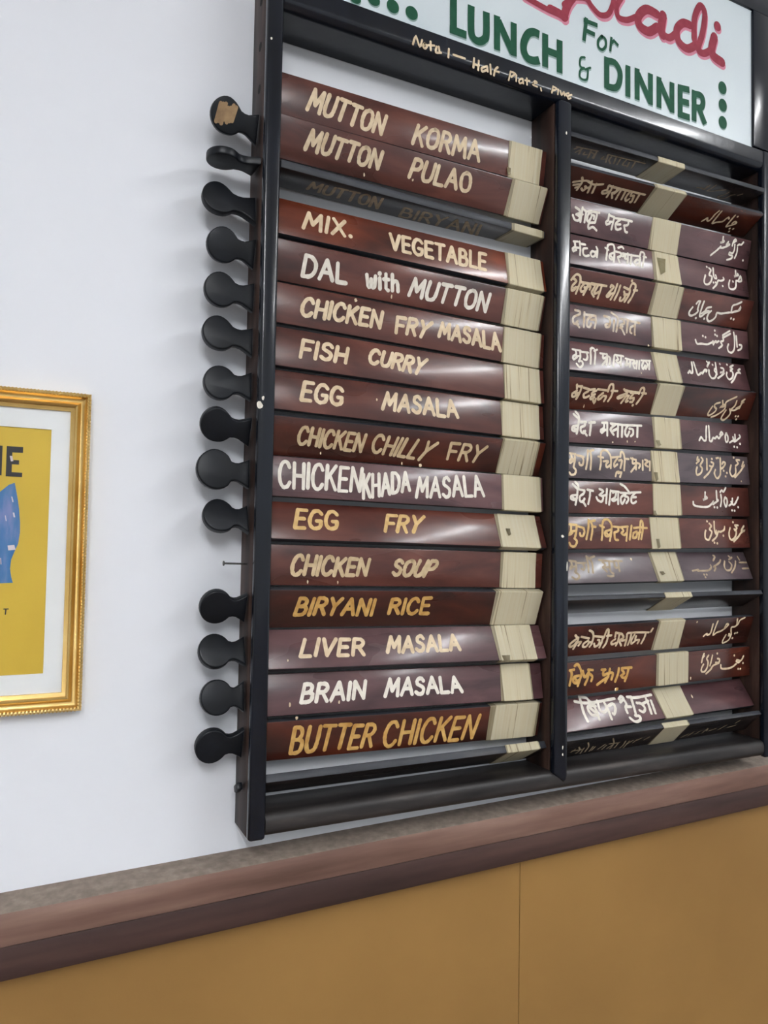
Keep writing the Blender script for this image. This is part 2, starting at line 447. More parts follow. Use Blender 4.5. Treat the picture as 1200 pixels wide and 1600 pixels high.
LATIN = {
    1: ('cream', [('MUTTON', '56.4,18.0', '174.4,9.5', '168.2,-18.4', '47.8,-12.6'), ('KORMA', '229.8,11.1', '343.3,12.5', '344.0,-17.5', '222.3,-17.7')]),
    2: ('cream', [('MUTTON', '52.8,19.2', '167.3,15.1', '164.1,-9.1', '46.7,-7.9'), ('PULAO', '222.9,17.8', '325.3,19.1', '327.2,-7.6', '217.5,-9.3')]),
    3: ('faded', [('MUTTON', '56.4,10.4', '168.4,18.6', '178.1,-16.0', '58.5,-13.5'), ('BIRYANI', '213.0,7.4', '352.4,17.4', '370.1,-19.5', '220.9,-22.3')]),
    4: ('cream', [('MIX.', '51.3,14.7', '120.9,14.1', '119.7,-9.9', '44.5,-12.1'), ('VEGETABLE', '185.6,12.3', '358.9,15.0', '356.0,-13.5', '185.1,-13.1')]),
    5: ('white', [('DAL', '48.9,13.0', '111.1,11.4', '114.4,-13.8', '46.9,-16.1'), ('with', '145.6,10.6', '198.2,11.9', '202.0,-10.9', '149.8,-13.0'), ('MUTTON', '225.8,13.2', '366.4,13.7', '362.6,-14.5', '220.7,-12.8')]),
    6: ('cream', [('CHICKEN', '48.9,13.2', '173.7,14.3', '170.9,-10.0', '45.1,-11.6'), ('FRY', '198.9,11.4', '259.4,12.8', '250.1,-11.9', '198.1,-12.4'), ('MASALA', '276.5,15.7', '384.2,15.1', '389.5,-11.5', '273.2,-6.1')]),
    7: ('cream', [('FISH', '49.0,14.9', '118.9,12.9', '114.8,-9.4', '44.8,-11.0'), ('CURRY', '157.5,16.9', '251.9,14.9', '241.2,-10.4', '153.1,-3.7')]),
    8: ('cream', [('EGG', '52.3,14.8', '112.0,14.1', '110.0,-11.4', '47.3,-12.0'), ('MASALA', '183.2,16.5', '303.8,16.4', '308.4,-9.2', '176.5,-9.3')]),
    9: ('tan', [('CHICKEN', '46.4,15.9', '148.4,13.1', '145.0,-12.8', '44.9,-8.7'), ('CHILLY', '163.9,14.5', '271.4,12.0', '253.0,-17.4', '162.7,-11.3'), ('FRY', '295.5,13.1', '362.5,13.6', '353.4,-12.8', '294.6,-12.6')]),
    10: ('white', [('CHICKEN', '17.8,20.6', '145.3,19.5', '141.7,-14.7', '18.3,-15.5'), ('KHADA', '147.4,10.6', '223.6,19.9', '224.5,-7.8', '147.4,-24.9'), ('MASALA', '240.2,11.6', '352.4,23.9', '359.0,-7.8', '236.1,-18.4')]),
    11: ('gold', [('EGG', '47.7,17.5', '108.7,16.7', '105.5,-9.9', '41.2,-10.7'), ('FRY', '190.3,15.2', '252.5,16.3', '239.9,-10.5', '182.5,-10.8')]),
    12: ('tan', [('CHICKEN', '42.8,14.3', '159.3,10.3', '154.9,-12.6', '38.2,-13.0'), ('SOUP', '203.4,11.4', '278.0,11.2', '263.5,-12.9', '199.3,-10.4')]),
    13: ('ochre', [('BIRYANI', '50.4,16.4', '168.9,14.7', '167.1,-9.4', '46.0,-8.5'), ('RICE', '196.6,14.7', '263.5,17.0', '263.2,-8.5', '195.1,-8.0')]),
    14: ('cream', [('LIVER', '62.1,13.1', '154.6,11.0', '150.0,-12.3', '53.2,-11.0'), ('MASALA', '197.2,14.0', '314.5,13.6', '315.0,-9.9', '189.5,-9.6')]),
    15: ('white', [('BRAIN', '62.2,12.6', '156.9,12.0', '153.8,-11.6', '56.5,-11.8'), ('MASALA', '195.3,14.1', '316.3,12.4', '321.6,-9.8', '188.2,-10.2')]),
    16: ('ochre', [('BUTTER', '47.1,19.3', '175.2,13.4', '169.2,-20.2', '44.8,-18.6'), ('CHICKEN', '192.4,15.2', '355.9,14.9', '347.6,-22.0', '190.6,-22.1')])}
HINDI = {
    1: ('faded', 2.784, '34.7,-0.2 38.0,4.9;43.1,-7.7 46.0,1.0 47.4,5.3;44.3,7.6 52.0,-9.5;57.8,-1.4 60.4,-7.7 66.0,-5.4;64.2,8.8 74.7,-13.0;68.7,3.3 78.8,0.1 82.1,-9.8;75.6,10.0 85.2,-10.5;34.0,6.8 77.4,10.7;98.3,0.9 99.4,-6.3 106.8,-3.1;100.9,9.6 114.1,-11.6;111.2,6.4 114.8,-3.5 124.1,-11.3;121.1,6.8 129.7,-8.9;131.0,7.2 137.9,-9.3;142.8,8.5 147.3,-5.3 155.6,-5.7;153.5,5.2 160.1,-7.8;162.9,9.3 170.3,-7.4;100.9,9.6 182.4,13.7'),
    2: ('cream', 3.7119999999999997, '30.4,0.5 44.4,6.0;34.7,-4.5 43.6,-1.0;41.3,-8.3 47.0,-4.7 46.6,0.5;41.7,12.1 46.5,6.5 47.5,-0.8 46.9,-11.6;53.6,-7.1 59.2,-10.4 62.1,-5.2 57.9,-1.5;60.6,-5.5 66.8,-2.5;64.5,9.8 67.3,3.7 70.8,-11.7;76.3,7.2 79.9,-10.4;45.8,6.3 55.6,8.6 67.8,5.3 77.3,5.9 89.6,9.5;102.5,10.1 105.1,-0.1;104.1,1.3 97.4,-3.4 101.8,-7.0 108.1,-4.1 109.0,-0.7;110.7,10.5 112.4,1.6 113.6,-11.5;115.6,8.5 122.4,8.5 123.6,2.5 118.3,-1.8;118.3,-1.8 125.4,-11.2;127.4,6.5 123.7,-2.1;132.2,9.1 133.1,-3.2 134.4,-11.6;142.6,6.8 145.5,-9.2;152.9,9.1 151.6,4.1 152.0,-5.3 157.3,-9.8 160.5,-5.0;156.9,8.4 159.2,1.1 165.2,2.4 169.3,-9.5 166.3,-10.2;174.6,9.3 176.7,-8.7;102.5,10.1 115.1,9.2 135.6,9.1 152.9,9.1 163.3,9.1 185.9,9.4'),
    3: ('white', 3.7119999999999997, '32.8,14.5 41.4,11.6 43.7,7.7 36.1,3.2;36.1,3.2 43.9,0.8 42.4,-5.7 34.2,-5.8 29.1,0.8;43.3,4.5 49.8,5.6;48.1,16.5 46.8,-7.4;57.1,11.9 55.8,-6.5;48.3,15.3 57.1,11.9 67.7,13.7 86.2,14.4;69.5,12.8 62.0,7.7 61.0,-2.5 65.3,-3.1 69.2,3.9;69.5,7.7 75.4,7.5 75.4,2.4;81.2,13.5 80.8,5.9 78.8,-3.3;78.8,-3.3 65.9,-6.7 66.4,-15.5 75.0,-11.5 84.2,-15.7;108.2,15.6 107.8,7.9;108.2,5.4 103.5,2.1 105.1,-2.1 112.3,1.0;120.8,12.7 117.3,-8.4;108.4,14.4 120.8,12.7;111.9,3.5 117.8,4.5;122.7,11.7 143.6,12.7;135.0,11.2 125.9,3.3 127.3,-5.5 132.7,-6.5 138.4,-3.7;129.6,2.0 136.4,3.1;143.6,12.7 162.2,12.6;154.3,11.9 153.7,5.3 145.3,2.6;145.3,2.6 149.6,-7.0 154.1,-7.6'),
    4: ('white', 3.7119999999999997, '33.5,14.5 42.8,16.1;35.9,14.2 35.5,5.1 30.1,1.4 30.2,-3.5 37.3,-0.2;47.1,16.8 46.8,2.8 44.4,-8.7;36.2,3.8 46.3,4.8;47.3,12.7 59.2,13.3;62.5,6.9 53.7,4.0 52.3,-6.0 57.8,-8.6 64.9,-6.0;68.9,-1.9 73.8,3.2 80.4,1.4 77.7,-5.3 71.5,-7.1 69.5,-3.2;79.7,2.7 85.0,4.3;84.5,12.7 86.2,6.6 82.6,-6.6;105.5,14.9 112.1,12.4;109.7,13.4 107.5,4.5 103.9,-8.1;109.8,14.2 113.5,22.0 124.4,24.5 126.9,17.8 125.0,4.6 121.1,-9.6;125.6,9.0 115.3,4.4 112.4,-3.2 118.3,-5.1 123.4,0.0;115.8,1.6 120.4,-2.6;129.6,11.8 140.1,11.4;140.1,11.4 141.0,5.8 133.3,1.6;132.4,1.5 135.3,-8.8;136.1,20.1 145.6,23.8 148.7,20.8;143.5,10.5 152.2,9.1;144.5,4.9 152.0,7.6 149.3,1.4 155.7,2.4;158.2,13.0 156.2,-0.4 153.4,-6.6;167.0,11.5 161.3,-7.5;171.2,-2.3 179.6,4.8 184.5,1.3 180.8,-4.4 173.3,-6.3;180.3,3.5 187.0,6.1;187.8,10.6 184.0,-7.5;188.5,15.1 192.3,21.5 199.4,19.8 196.7,9.1 190.2,-8.7;196.4,12.7 202.9,13.0;147.2,11.1 168.7,11.1 187.1,11.9'),
    5: ('cream', 3.7119999999999997, '24.8,7.9 32.6,17.7 41.2,16.4 45.1,8.2;28.1,10.8 35.7,6.9 29.8,-1.4 30.3,-8.9 36.2,-6.8 36.8,-3.0;42.3,15.3 44.2,5.5 40.5,-13.2;34.0,-4.6 41.5,-2.4;44.7,6.8 68.8,6.3;55.3,7.0 48.2,-2.7 51.5,-8.6 58.8,-5.1 55.8,-0.5;62.1,6.7 61.3,-2.3 56.9,-13.0;59.8,0.1 68.3,2.4 68.1,-2.6;70.4,6.5 77.6,5.0 74.9,-3.0 73.5,-7.0 80.4,-13.2;84.0,5.8 79.2,-6.3;92.5,5.7 90.9,-6.0 89.4,-15.2;81.5,-8.5 90.2,-3.6;68.5,7.5 102.9,7.7;112.5,7.1 113.3,10.4 119.2,7.9 114.4,0.9 108.4,-7.6 110.8,-9.9 116.3,-5.3;114.3,-4.3 123.9,-1.8;125.9,14.0 123.5,-0.5 118.8,-13.4;133.3,12.4 131.8,0.6 127.3,-13.0;142.5,11.0 153.8,8.6;139.6,-7.5 139.3,-12.2 144.5,-12.1 149.3,-5.0 144.8,3.6;146.4,-1.4 156.6,-0.1;157.5,7.8 157.0,-1.4 151.0,-13.3;156.3,11.6 159.0,19.7 166.4,18.8 168.6,11.9 165.9,-1.6 159.9,-13.5;166.0,8.9 173.9,9.3;156.8,24.0'),
    6: ('mix', 3.7119999999999997, '36.8,18.7 45.8,17.8;47.5,17.3 46.4,12.5 33.6,6.4 30.8,-0.5 33.0,-5.5 42.8,-5.7;41.5,-0.6 38.0,-4.3 44.2,-10.8;57.4,17.2 54.2,-9.1;58.9,13.4 82.5,13.5;73.9,12.5 63.4,4.6 61.9,-6.2 67.7,-7.6 71.4,-1.1;71.8,5.6 80.3,6.6;82.4,12.1 82.7,4.2 78.6,-8.4;101.4,15.7 115.1,14.6;111.6,14.2 115.6,7.9 112.4,-1.9 105.3,-4.0 103.8,-0.2 109.2,2.5;125.3,10.4 121.4,-9.0;119.2,23.9 131.0,17.9 134.2,12.8 131.7,1.6 128.4,-9.6;139.6,14.8 146.6,14.2 148.0,7.5 138.9,3.8 142.0,-2.7 147.6,-12.3;137.7,-1.8 144.0,1.6;152.1,16.2 159.1,14.3;157.3,14.1 153.1,-8.3;164.4,13.5 186.0,12.5;175.1,12.0 172.0,-7.7 172.7,-10.3;173.8,6.3 163.7,2.4 161.3,-6.1 164.7,-8.4'),
    7: ('white', 3.4799999999999995, '33.5,11.8 51.5,11.1;39.7,10.4 39.7,3.3 31.9,-1.9 31.4,-7.6 40.1,-2.4;49.8,10.9 47.7,-1.6 42.3,-10.7;43.4,-9.2 49.9,-9.9 49.0,-17.1 41.4,-21.5 36.2,-15.6;38.7,-1.1 47.4,0.5;52.7,9.0 67.9,9.3;64.1,7.4 64.0,0.2 59.2,-6.0 54.4,-5.1;74.9,17.4 71.1,-1.9 67.7,-12.3;73.8,12.9 78.9,20.0 84.1,17.0 83.7,8.2 76.9,-12.7;82.5,13.9 90.3,17.7;95.5,11.0 107.6,10.9;102.2,10.3 100.0,1.3 107.8,5.1;111.1,11.3 109.0,-0.6 103.7,-11.4;108.5,0.8 95.1,-11.5;110.9,6.9 116.4,4.6 112.1,-9.0;128.3,10.3 120.0,-11.8;130.5,12.0 149.8,11.2;133.4,9.4 135.4,3.7 130.1,0.2 133.5,-3.8 140.6,-0.1;144.7,12.1 138.2,-9.2;154.1,7.3 157.4,6.1 153.5,-1.7 149.6,-6.5 156.4,-4.3;164.3,5.4 159.6,-9.2;155.9,7.5 166.2,5.6;155.9,-2.9 161.9,-2.3;168.0,5.8 175.1,5.1 168.8,-1.5;168.8,-1.5 170.9,-10.2;171.6,-1.2 178.5,1.0;181.6,5.8 175.4,-10.5;187.2,6.4 181.7,-10.6;197.2,6.0 190.9,-3.7 192.0,-9.5 199.8,-1.3;202.9,6.6 205.9,0.9 198.6,-8.9;212.8,9.2 206.9,-8.8;192.2,7.7 214.8,9.4'),
    8: ('cream', 3.7119999999999997, '35.7,15.4 37.7,9.0;38.9,5.2 31.1,-0.6 32.7,-5.8 38.6,-4.1 41.7,1.4;46.8,13.5 46.1,3.0 41.8,-9.2;36.5,12.9 47.8,13.0;37.4,-0.2 44.9,1.6;51.6,11.2 63.6,9.3;63.3,5.3 55.7,0.9 56.8,-5.0 61.8,-5.4 67.4,-2.4;65.6,8.2 76.5,10.2;80.6,7.8 73.4,4.6 73.0,0.6 79.5,1.0;79.5,1.0 71.5,-4.8 74.2,-8.0 79.6,-4.3;77.2,-7.2 82.8,-14.2 83.7,-6.8;83.0,10.6 106.8,9.4;96.6,4.7 89.0,-2.4 88.8,-7.2 93.5,-6.2 98.4,-0.5;98.4,-0.5 105.4,-1.5 103.1,-9.7;106.4,8.0 106.9,18.8 112.8,21.2 116.6,12.7 116.5,0.5 112.2,-9.2;113.4,9.8 126.9,10.0;140.8,14.2 147.3,10.6;147.0,6.5 132.0,0.1 133.2,-3.2 140.9,-0.7 144.6,3.6;150.7,10.8 148.9,1.1 142.8,-10.9;147.2,1.0 155.2,2.9 152.0,-7.6 156.9,-6.7;158.4,8.5 175.5,9.6;164.5,6.2 160.1,-1.0 168.7,-0.5 167.7,-7.4 162.5,-7.7;170.7,-13.5;177.7,8.3 179.5,18.0 185.2,19.1 188.0,11.7 184.2,0.4 178.4,-10.3;184.2,10.1 194.2,9.3;143.2,12.3 159.4,10.6 175.3,10.2'),
    9: ('white', 3.9439999999999995, '35.8,21.7 46.6,13.8;40.3,26.6 46.3,20.4 47.3,12.6;46.5,12.5 43.9,0.5 39.5,-12.1;44.0,1.9 33.2,-0.1 30.2,-6.1 35.8,-7.8 42.7,-3.5;33.8,-2.0 39.3,-5.6;48.7,8.7 62.0,9.5;59.5,9.3 58.1,2.7 50.4,-0.4 49.0,-7.0 53.6,-10.7 59.0,-6.5;55.6,-7.3 61.6,-14.3;73.7,10.2 71.0,-1.9 68.4,-13.3;68.6,8.6 82.1,10.0;98.3,10.3 109.5,11.0;102.6,10.6 101.7,1.2 94.5,-3.3 95.8,-7.8 101.3,-4.2;110.3,11.0 108.3,-11.9;99.7,-3.0 109.2,-1.8;119.6,8.9 126.5,7.9 119.0,2.1 116.9,-2.0 123.1,-9.8;122.0,-3.1 132.9,1.5;135.4,9.8 132.4,-12.7;144.8,7.6 142.0,-12.8;158.1,8.4 152.1,1.2 150.5,-7.0 154.5,-10.9 160.7,-2.4;161.2,3.1 169.1,2.2 169.2,-6.0 163.5,-10.4;181.5,9.7 178.6,-11.0;118.0,10.1 147.6,9.1 163.5,9.4 190.6,10.2'),
    10: ('cream', 3.4799999999999995, '27.8,15.0 39.9,13.6;30.1,13.8 31.0,6.0 25.7,1.9 27.0,-1.9 33.9,2.2;38.2,13.5 37.2,2.4 33.7,-8.2;33.6,-9.5 38.0,-14.5 35.0,-21.1 27.5,-22.7 23.8,-18.9;29.2,4.0 37.4,5.0;43.0,11.8 57.6,9.8;52.7,10.9 56.3,4.5 53.8,-4.1 47.9,-5.0 46.7,-1.1;67.9,22.2 65.4,4.9 60.5,-11.7;68.6,20.9 73.4,18.5 73.9,6.6 70.5,-12.0;73.7,21.1 80.6,22.8;90.5,11.9 101.4,10.4;95.5,11.5 95.3,0.8 91.5,-11.3;95.6,12.2 99.1,21.7 109.5,23.5 117.4,16.5 119.0,7.2 116.7,-7.7;101.5,3.8 112.7,4.2 107.0,-1.4 108.2,-6.7 116.3,-2.3;120.3,11.3 137.9,13.4;134.1,10.5 126.3,2.1 125.6,-4.6 133.0,-0.3;137.2,6.6 144.3,6.9 139.3,-6.8;151.3,7.2 147.7,-10.6;141.4,13.5 144.1,22.5 150.0,19.3 151.3,7.2;151.7,10.6 160.5,10.3;135.1,-13.7 129.7,-15.2 126.4,-22.1;133.1,-16.5 140.2,-14.9 136.7,-23.1;166.0,11.9 176.5,9.6;170.5,12.1 169.4,2.5 177.7,4.2;178.3,9.7 176.3,-8.2;178.1,0.1 164.2,-12.7;178.6,4.2 187.3,1.8 183.8,-5.1;194.4,9.0 192.5,-8.3;200.1,10.6 207.1,8.1 199.1,2.3 206.0,-1.6;211.7,8.3 209.8,-8.3'),
    11: ('white', 3.7119999999999997, '34.4,21.2 44.6,13.7;39.5,25.9 45.8,20.2 46.3,13.8;44.6,13.7 42.3,0.7 38.3,-13.5;43.3,3.3 31.0,1.7 29.1,-3.4 35.5,-5.2 42.2,-1.8;31.7,0.5 37.2,-3.9;49.5,12.6 59.3,11.6;59.3,11.6 57.4,6.3 48.9,0.9 48.5,-6.9 55.0,-8.0 58.6,-2.7;54.2,-6.7 60.4,-15.0;71.8,11.9 70.3,0.1 66.3,-11.7;66.0,13.1 78.4,11.5;93.0,15.2 101.2,11.4 92.4,4.6;92.4,4.6 100.6,0.9 96.8,-7.1 88.5,-4.7 85.4,0.5;100.8,3.5 108.5,5.0;110.0,15.7 106.8,-9.5;118.4,13.2 113.5,-12.0;123.4,9.4 130.4,10.9 128.1,1.6 120.9,-2.6 124.2,-5.2 131.3,-2.4;135.6,11.1 134.3,-10.3;118.4,12.6 137.3,11.1;140.7,9.9 163.6,9.2;152.9,7.5 142.0,1.9 141.4,-7.5 144.8,-9.4 150.5,-1.9;150.9,3.5 157.8,2.3 158.4,-3.1 153.6,-8.5;141.7,25.3 151.9,20.9 161.9,10.5;165.4,10.6 188.7,11.9;176.1,10.8 166.7,2.5 166.1,-6.9 171.4,-8.2 176.9,-5.3;169.4,2.6 177.4,2.8'),
    12: ('gold', 3.7119999999999997, '28.2,14.4 42.7,13.2;31.3,13.8 30.3,4.1 26.2,-3.6 33.1,0.3;43.5,13.2 41.4,1.6 37.9,-7.5;36.0,-10.0 41.2,-15.2 35.4,-23.5 27.4,-22.8 24.7,-17.7;30.1,2.2 41.5,2.9;47.3,10.7 58.5,8.1;57.7,8.1 59.4,1.7 55.3,-5.5 49.7,-4.9 49.3,-1.0;70.9,22.6 68.2,5.6 62.1,-11.3;71.6,21.3 77.5,14.8 77.0,3.0 72.0,-12.0;76.5,20.1 85.0,21.5;77.1,10.9 85.4,10.3;95.0,13.0 103.9,9.8;100.7,11.1 99.5,0.5 96.2,-12.6;100.0,12.4 105.4,22.4 114.9,23.1 121.7,15.2 120.3,3.2 114.8,-14.0;120.6,5.9 106.4,1.9 105.6,-4.7 111.4,-6.1 118.1,-0.7;108.7,-0.1 112.5,-4.7;124.7,11.2 140.2,10.0;136.5,8.7 135.8,3.3 126.8,0.6;126.8,0.6 127.1,-11.3 133.9,-12.7;141.9,10.0 159.6,11.5;145.2,8.7 148.1,3.4 143.2,-0.7 148.9,-4.0 154.6,-0.6;158.6,10.1 152.9,-14.0;168.7,12.9 161.1,-12.0;173.5,8.9 191.6,10.4;171.4,-0.6 179.8,2.2 177.6,-7.3 169.5,-8.7 171.2,-1.9;181.0,-1.9 188.7,2.2;188.4,6.3 182.5,-11.3;188.9,10.4 192.2,22.0 196.3,18.6 194.5,4.9 188.8,-11.3;193.2,9.0 205.0,9.1'),
    13: ('faded', 3.4799999999999995, '31.6,12.7 44.2,11.3;34.4,11.3 33.8,4.5 27.5,-2.2 36.1,1.8;45.0,11.3 41.7,-1.0 37.0,-7.8;37.4,-9.1 42.9,-11.9 42.8,-17.3 35.0,-21.2 28.3,-17.1;32.9,1.8 42.9,2.4;48.2,8.5 64.6,8.3;58.4,7.0 60.6,1.5 57.1,-4.0 52.7,-2.5;71.4,20.8 70.3,5.5 66.4,-8.2;73.4,19.4 80.1,9.6 75.8,-9.7;79.6,17.9 89.0,20.7;96.7,13.6 128.2,10.6;103.7,9.4 109.0,5.1 101.0,-0.4;101.0,-0.4 107.6,-8.1;108.7,-0.5 117.7,0.8;119.0,9.2 116.3,-7.5 121.6,-11.8;120.1,-15.9 112.8,-17.2 106.5,-15.7;130.6,7.7 129.2,-0.7 136.1,-0.8;139.8,9.1 136.9,-7.8;132.1,12.0 149.3,11.1'),
    15: ('cream', 3.7119999999999997, '37.9,11.6 44.4,5.6;41.5,4.4 30.3,-4.7 32.4,-9.7 39.6,-6.7 43.0,-1.3;45.6,7.0 45.0,-2.8 39.9,-13.7;45.0,-2.8 52.9,-1.9 49.7,-8.0;51.8,8.0 69.2,4.2;68.7,0.0 60.3,-5.1 60.2,-10.8 66.9,-11.2 71.6,-4.4;71.2,-3.0 78.3,-4.8 75.2,-11.7;66.7,19.1 74.3,15.2 78.8,5.1 77.4,-7.6;78.0,8.0 98.7,5.4;90.1,0.2 94.0,-1.5 94.3,-8.6 87.1,-12.5 83.7,-6.6;93.9,-7.2 100.3,-6.1;100.4,5.3 99.9,-4.7 97.7,-14.6;102.5,3.7 105.2,17.8 109.4,17.6 111.1,6.1 110.6,-6.8 106.2,-15.1;108.3,7.0 118.4,7.1;127.1,12.4 127.9,3.7;129.2,-0.7 122.2,-6.0 125.3,-10.5 133.1,-8.1;136.6,9.0 137.0,-4.0 134.6,-13.3;141.9,8.7 147.6,1.2 140.5,-4.2 146.9,-14.0;145.8,-4.5 154.2,-3.6;154.2,8.0 156.0,-3.7 155.8,-14.6;164.3,8.9 164.4,-2.7 162.4,-13.5;172.4,5.6 168.4,-4.4 170.7,-11.8 177.8,-6.4;176.9,2.4 177.4,-4.9 186.4,-5.4 184.9,-12.0;198.5,7.1 197.7,-1.7 193.9,-12.5;127.3,11.7 141.9,8.7;155.5,9.4 174.6,9.8 205.3,8.2;210.3,9.4 213.0,15.2'),
    16: ('ochre', 4.176, '30.1,14.8 33.4,8.2 28.7,-10.4;29.3,14.8 38.2,15.4;39.7,21.6 46.2,23.7 52.7,14.3 54.4,6.6 49.6,-5.8 46.4,-12.5;49.6,4.4 38.3,2.8 36.7,-4.7 43.2,-7.8 48.0,-3.1;39.9,1.4 44.8,-5.4;57.6,11.4 61.0,0.9 67.5,5.5;70.8,10.4 67.5,-2.1 61.9,-11.9;69.1,8.0 78.2,0.9 75.8,-6.6;69.1,13.1 79.0,11.7;99.0,10.8 107.4,10.2;104.0,10.5 102.4,1.5 112.5,3.3;117.6,10.7 114.2,-0.7 106.7,-11.8;114.3,-2.0 89.1,-14.2;115.9,4.4 124.4,2.4 121.1,-7.7;138.1,10.5 136.4,1.5 129.6,-12.3;145.0,10.0 167.7,9.6;145.0,7.4 150.3,0.4 143.4,-3.0 150.3,-7.5 157.2,-4.1;160.7,8.8 157.2,-2.8 152.1,-12.9;134.0,-25.8'),
    17: ('white', 4.64, '52.5,22.3 81.2,16.6 140.7,18.9;66.3,29.8 65.1,21.0 61.6,1.0 62.7,-14.6;65.9,29.2 79.6,26.4 84.2,19.0 92.4,15.4;86.7,17.4 90.4,1.9 88.6,-14.1;92.9,9.9 78.6,11.4 73.6,5.1 76.9,-4.7 86.3,-5.8;79.7,7.2 85.9,-0.3;101.0,18.7 98.4,1.1 106.6,-2.5 115.0,3.4;113.9,17.4 115.9,2.0 115.2,-16.4;120.3,7.0 132.3,9.9 133.7,1.5 125.5,-8.7 123.0,-7.1;150.0,16.6 158.0,21.4 160.7,16.9 150.3,10.9;158.9,19.9 162.1,6.9 156.7,0.4 155.6,-9.2;157.5,1.7 169.1,0.5;170.7,18.7 180.8,17.7;179.1,17.9 175.8,-0.2 172.5,-15.2;170.0,-16.3 179.3,-18.7 176.3,-25.3 164.0,-26.7 156.2,-18.9;181.8,16.2 199.6,15.9 228.1,17.4;186.5,5.8 195.9,3.4 199.7,-5.5 192.3,-11.8 185.4,-8.2;199.3,3.0 214.5,7.2;212.5,16.0 211.4,-1.1 208.6,-16.3;221.5,6.5 220.1,-4.8 218.4,-16.7'),
    18: ('faded', 2.552, '40.3,-12.6 44.8,-3.9;54.8,-18.8 57.5,-9.5 49.2,2.4;66.0,-21.6 63.7,-3.6;73.9,-18.6 71.6,-0.6 61.5,14.1;83.6,-18.5 82.8,-3.3;87.6,-17.0 88.5,-4.7;101.3,-15.3 108.1,-1.9;111.9,-19.2 113.7,-5.8;122.8,-18.1 127.3,-9.0;131.6,-21.5 127.7,-1.6 115.0,16.2;140.7,-19.9 139.4,-4.4;155.6,-24.8 157.1,-13.7 153.6,-0.2;164.7,-25.8 163.6,-2.5;165.3,-10.5 171.7,-1.9;177.5,-10.9 179.9,-1.3;181.8,-4.3 188.1,1.8;200.3,-6.0 206.7,2.6;40.7,-7.8 63.3,-8.4;117.8,-1.8 141.5,-2.4')}
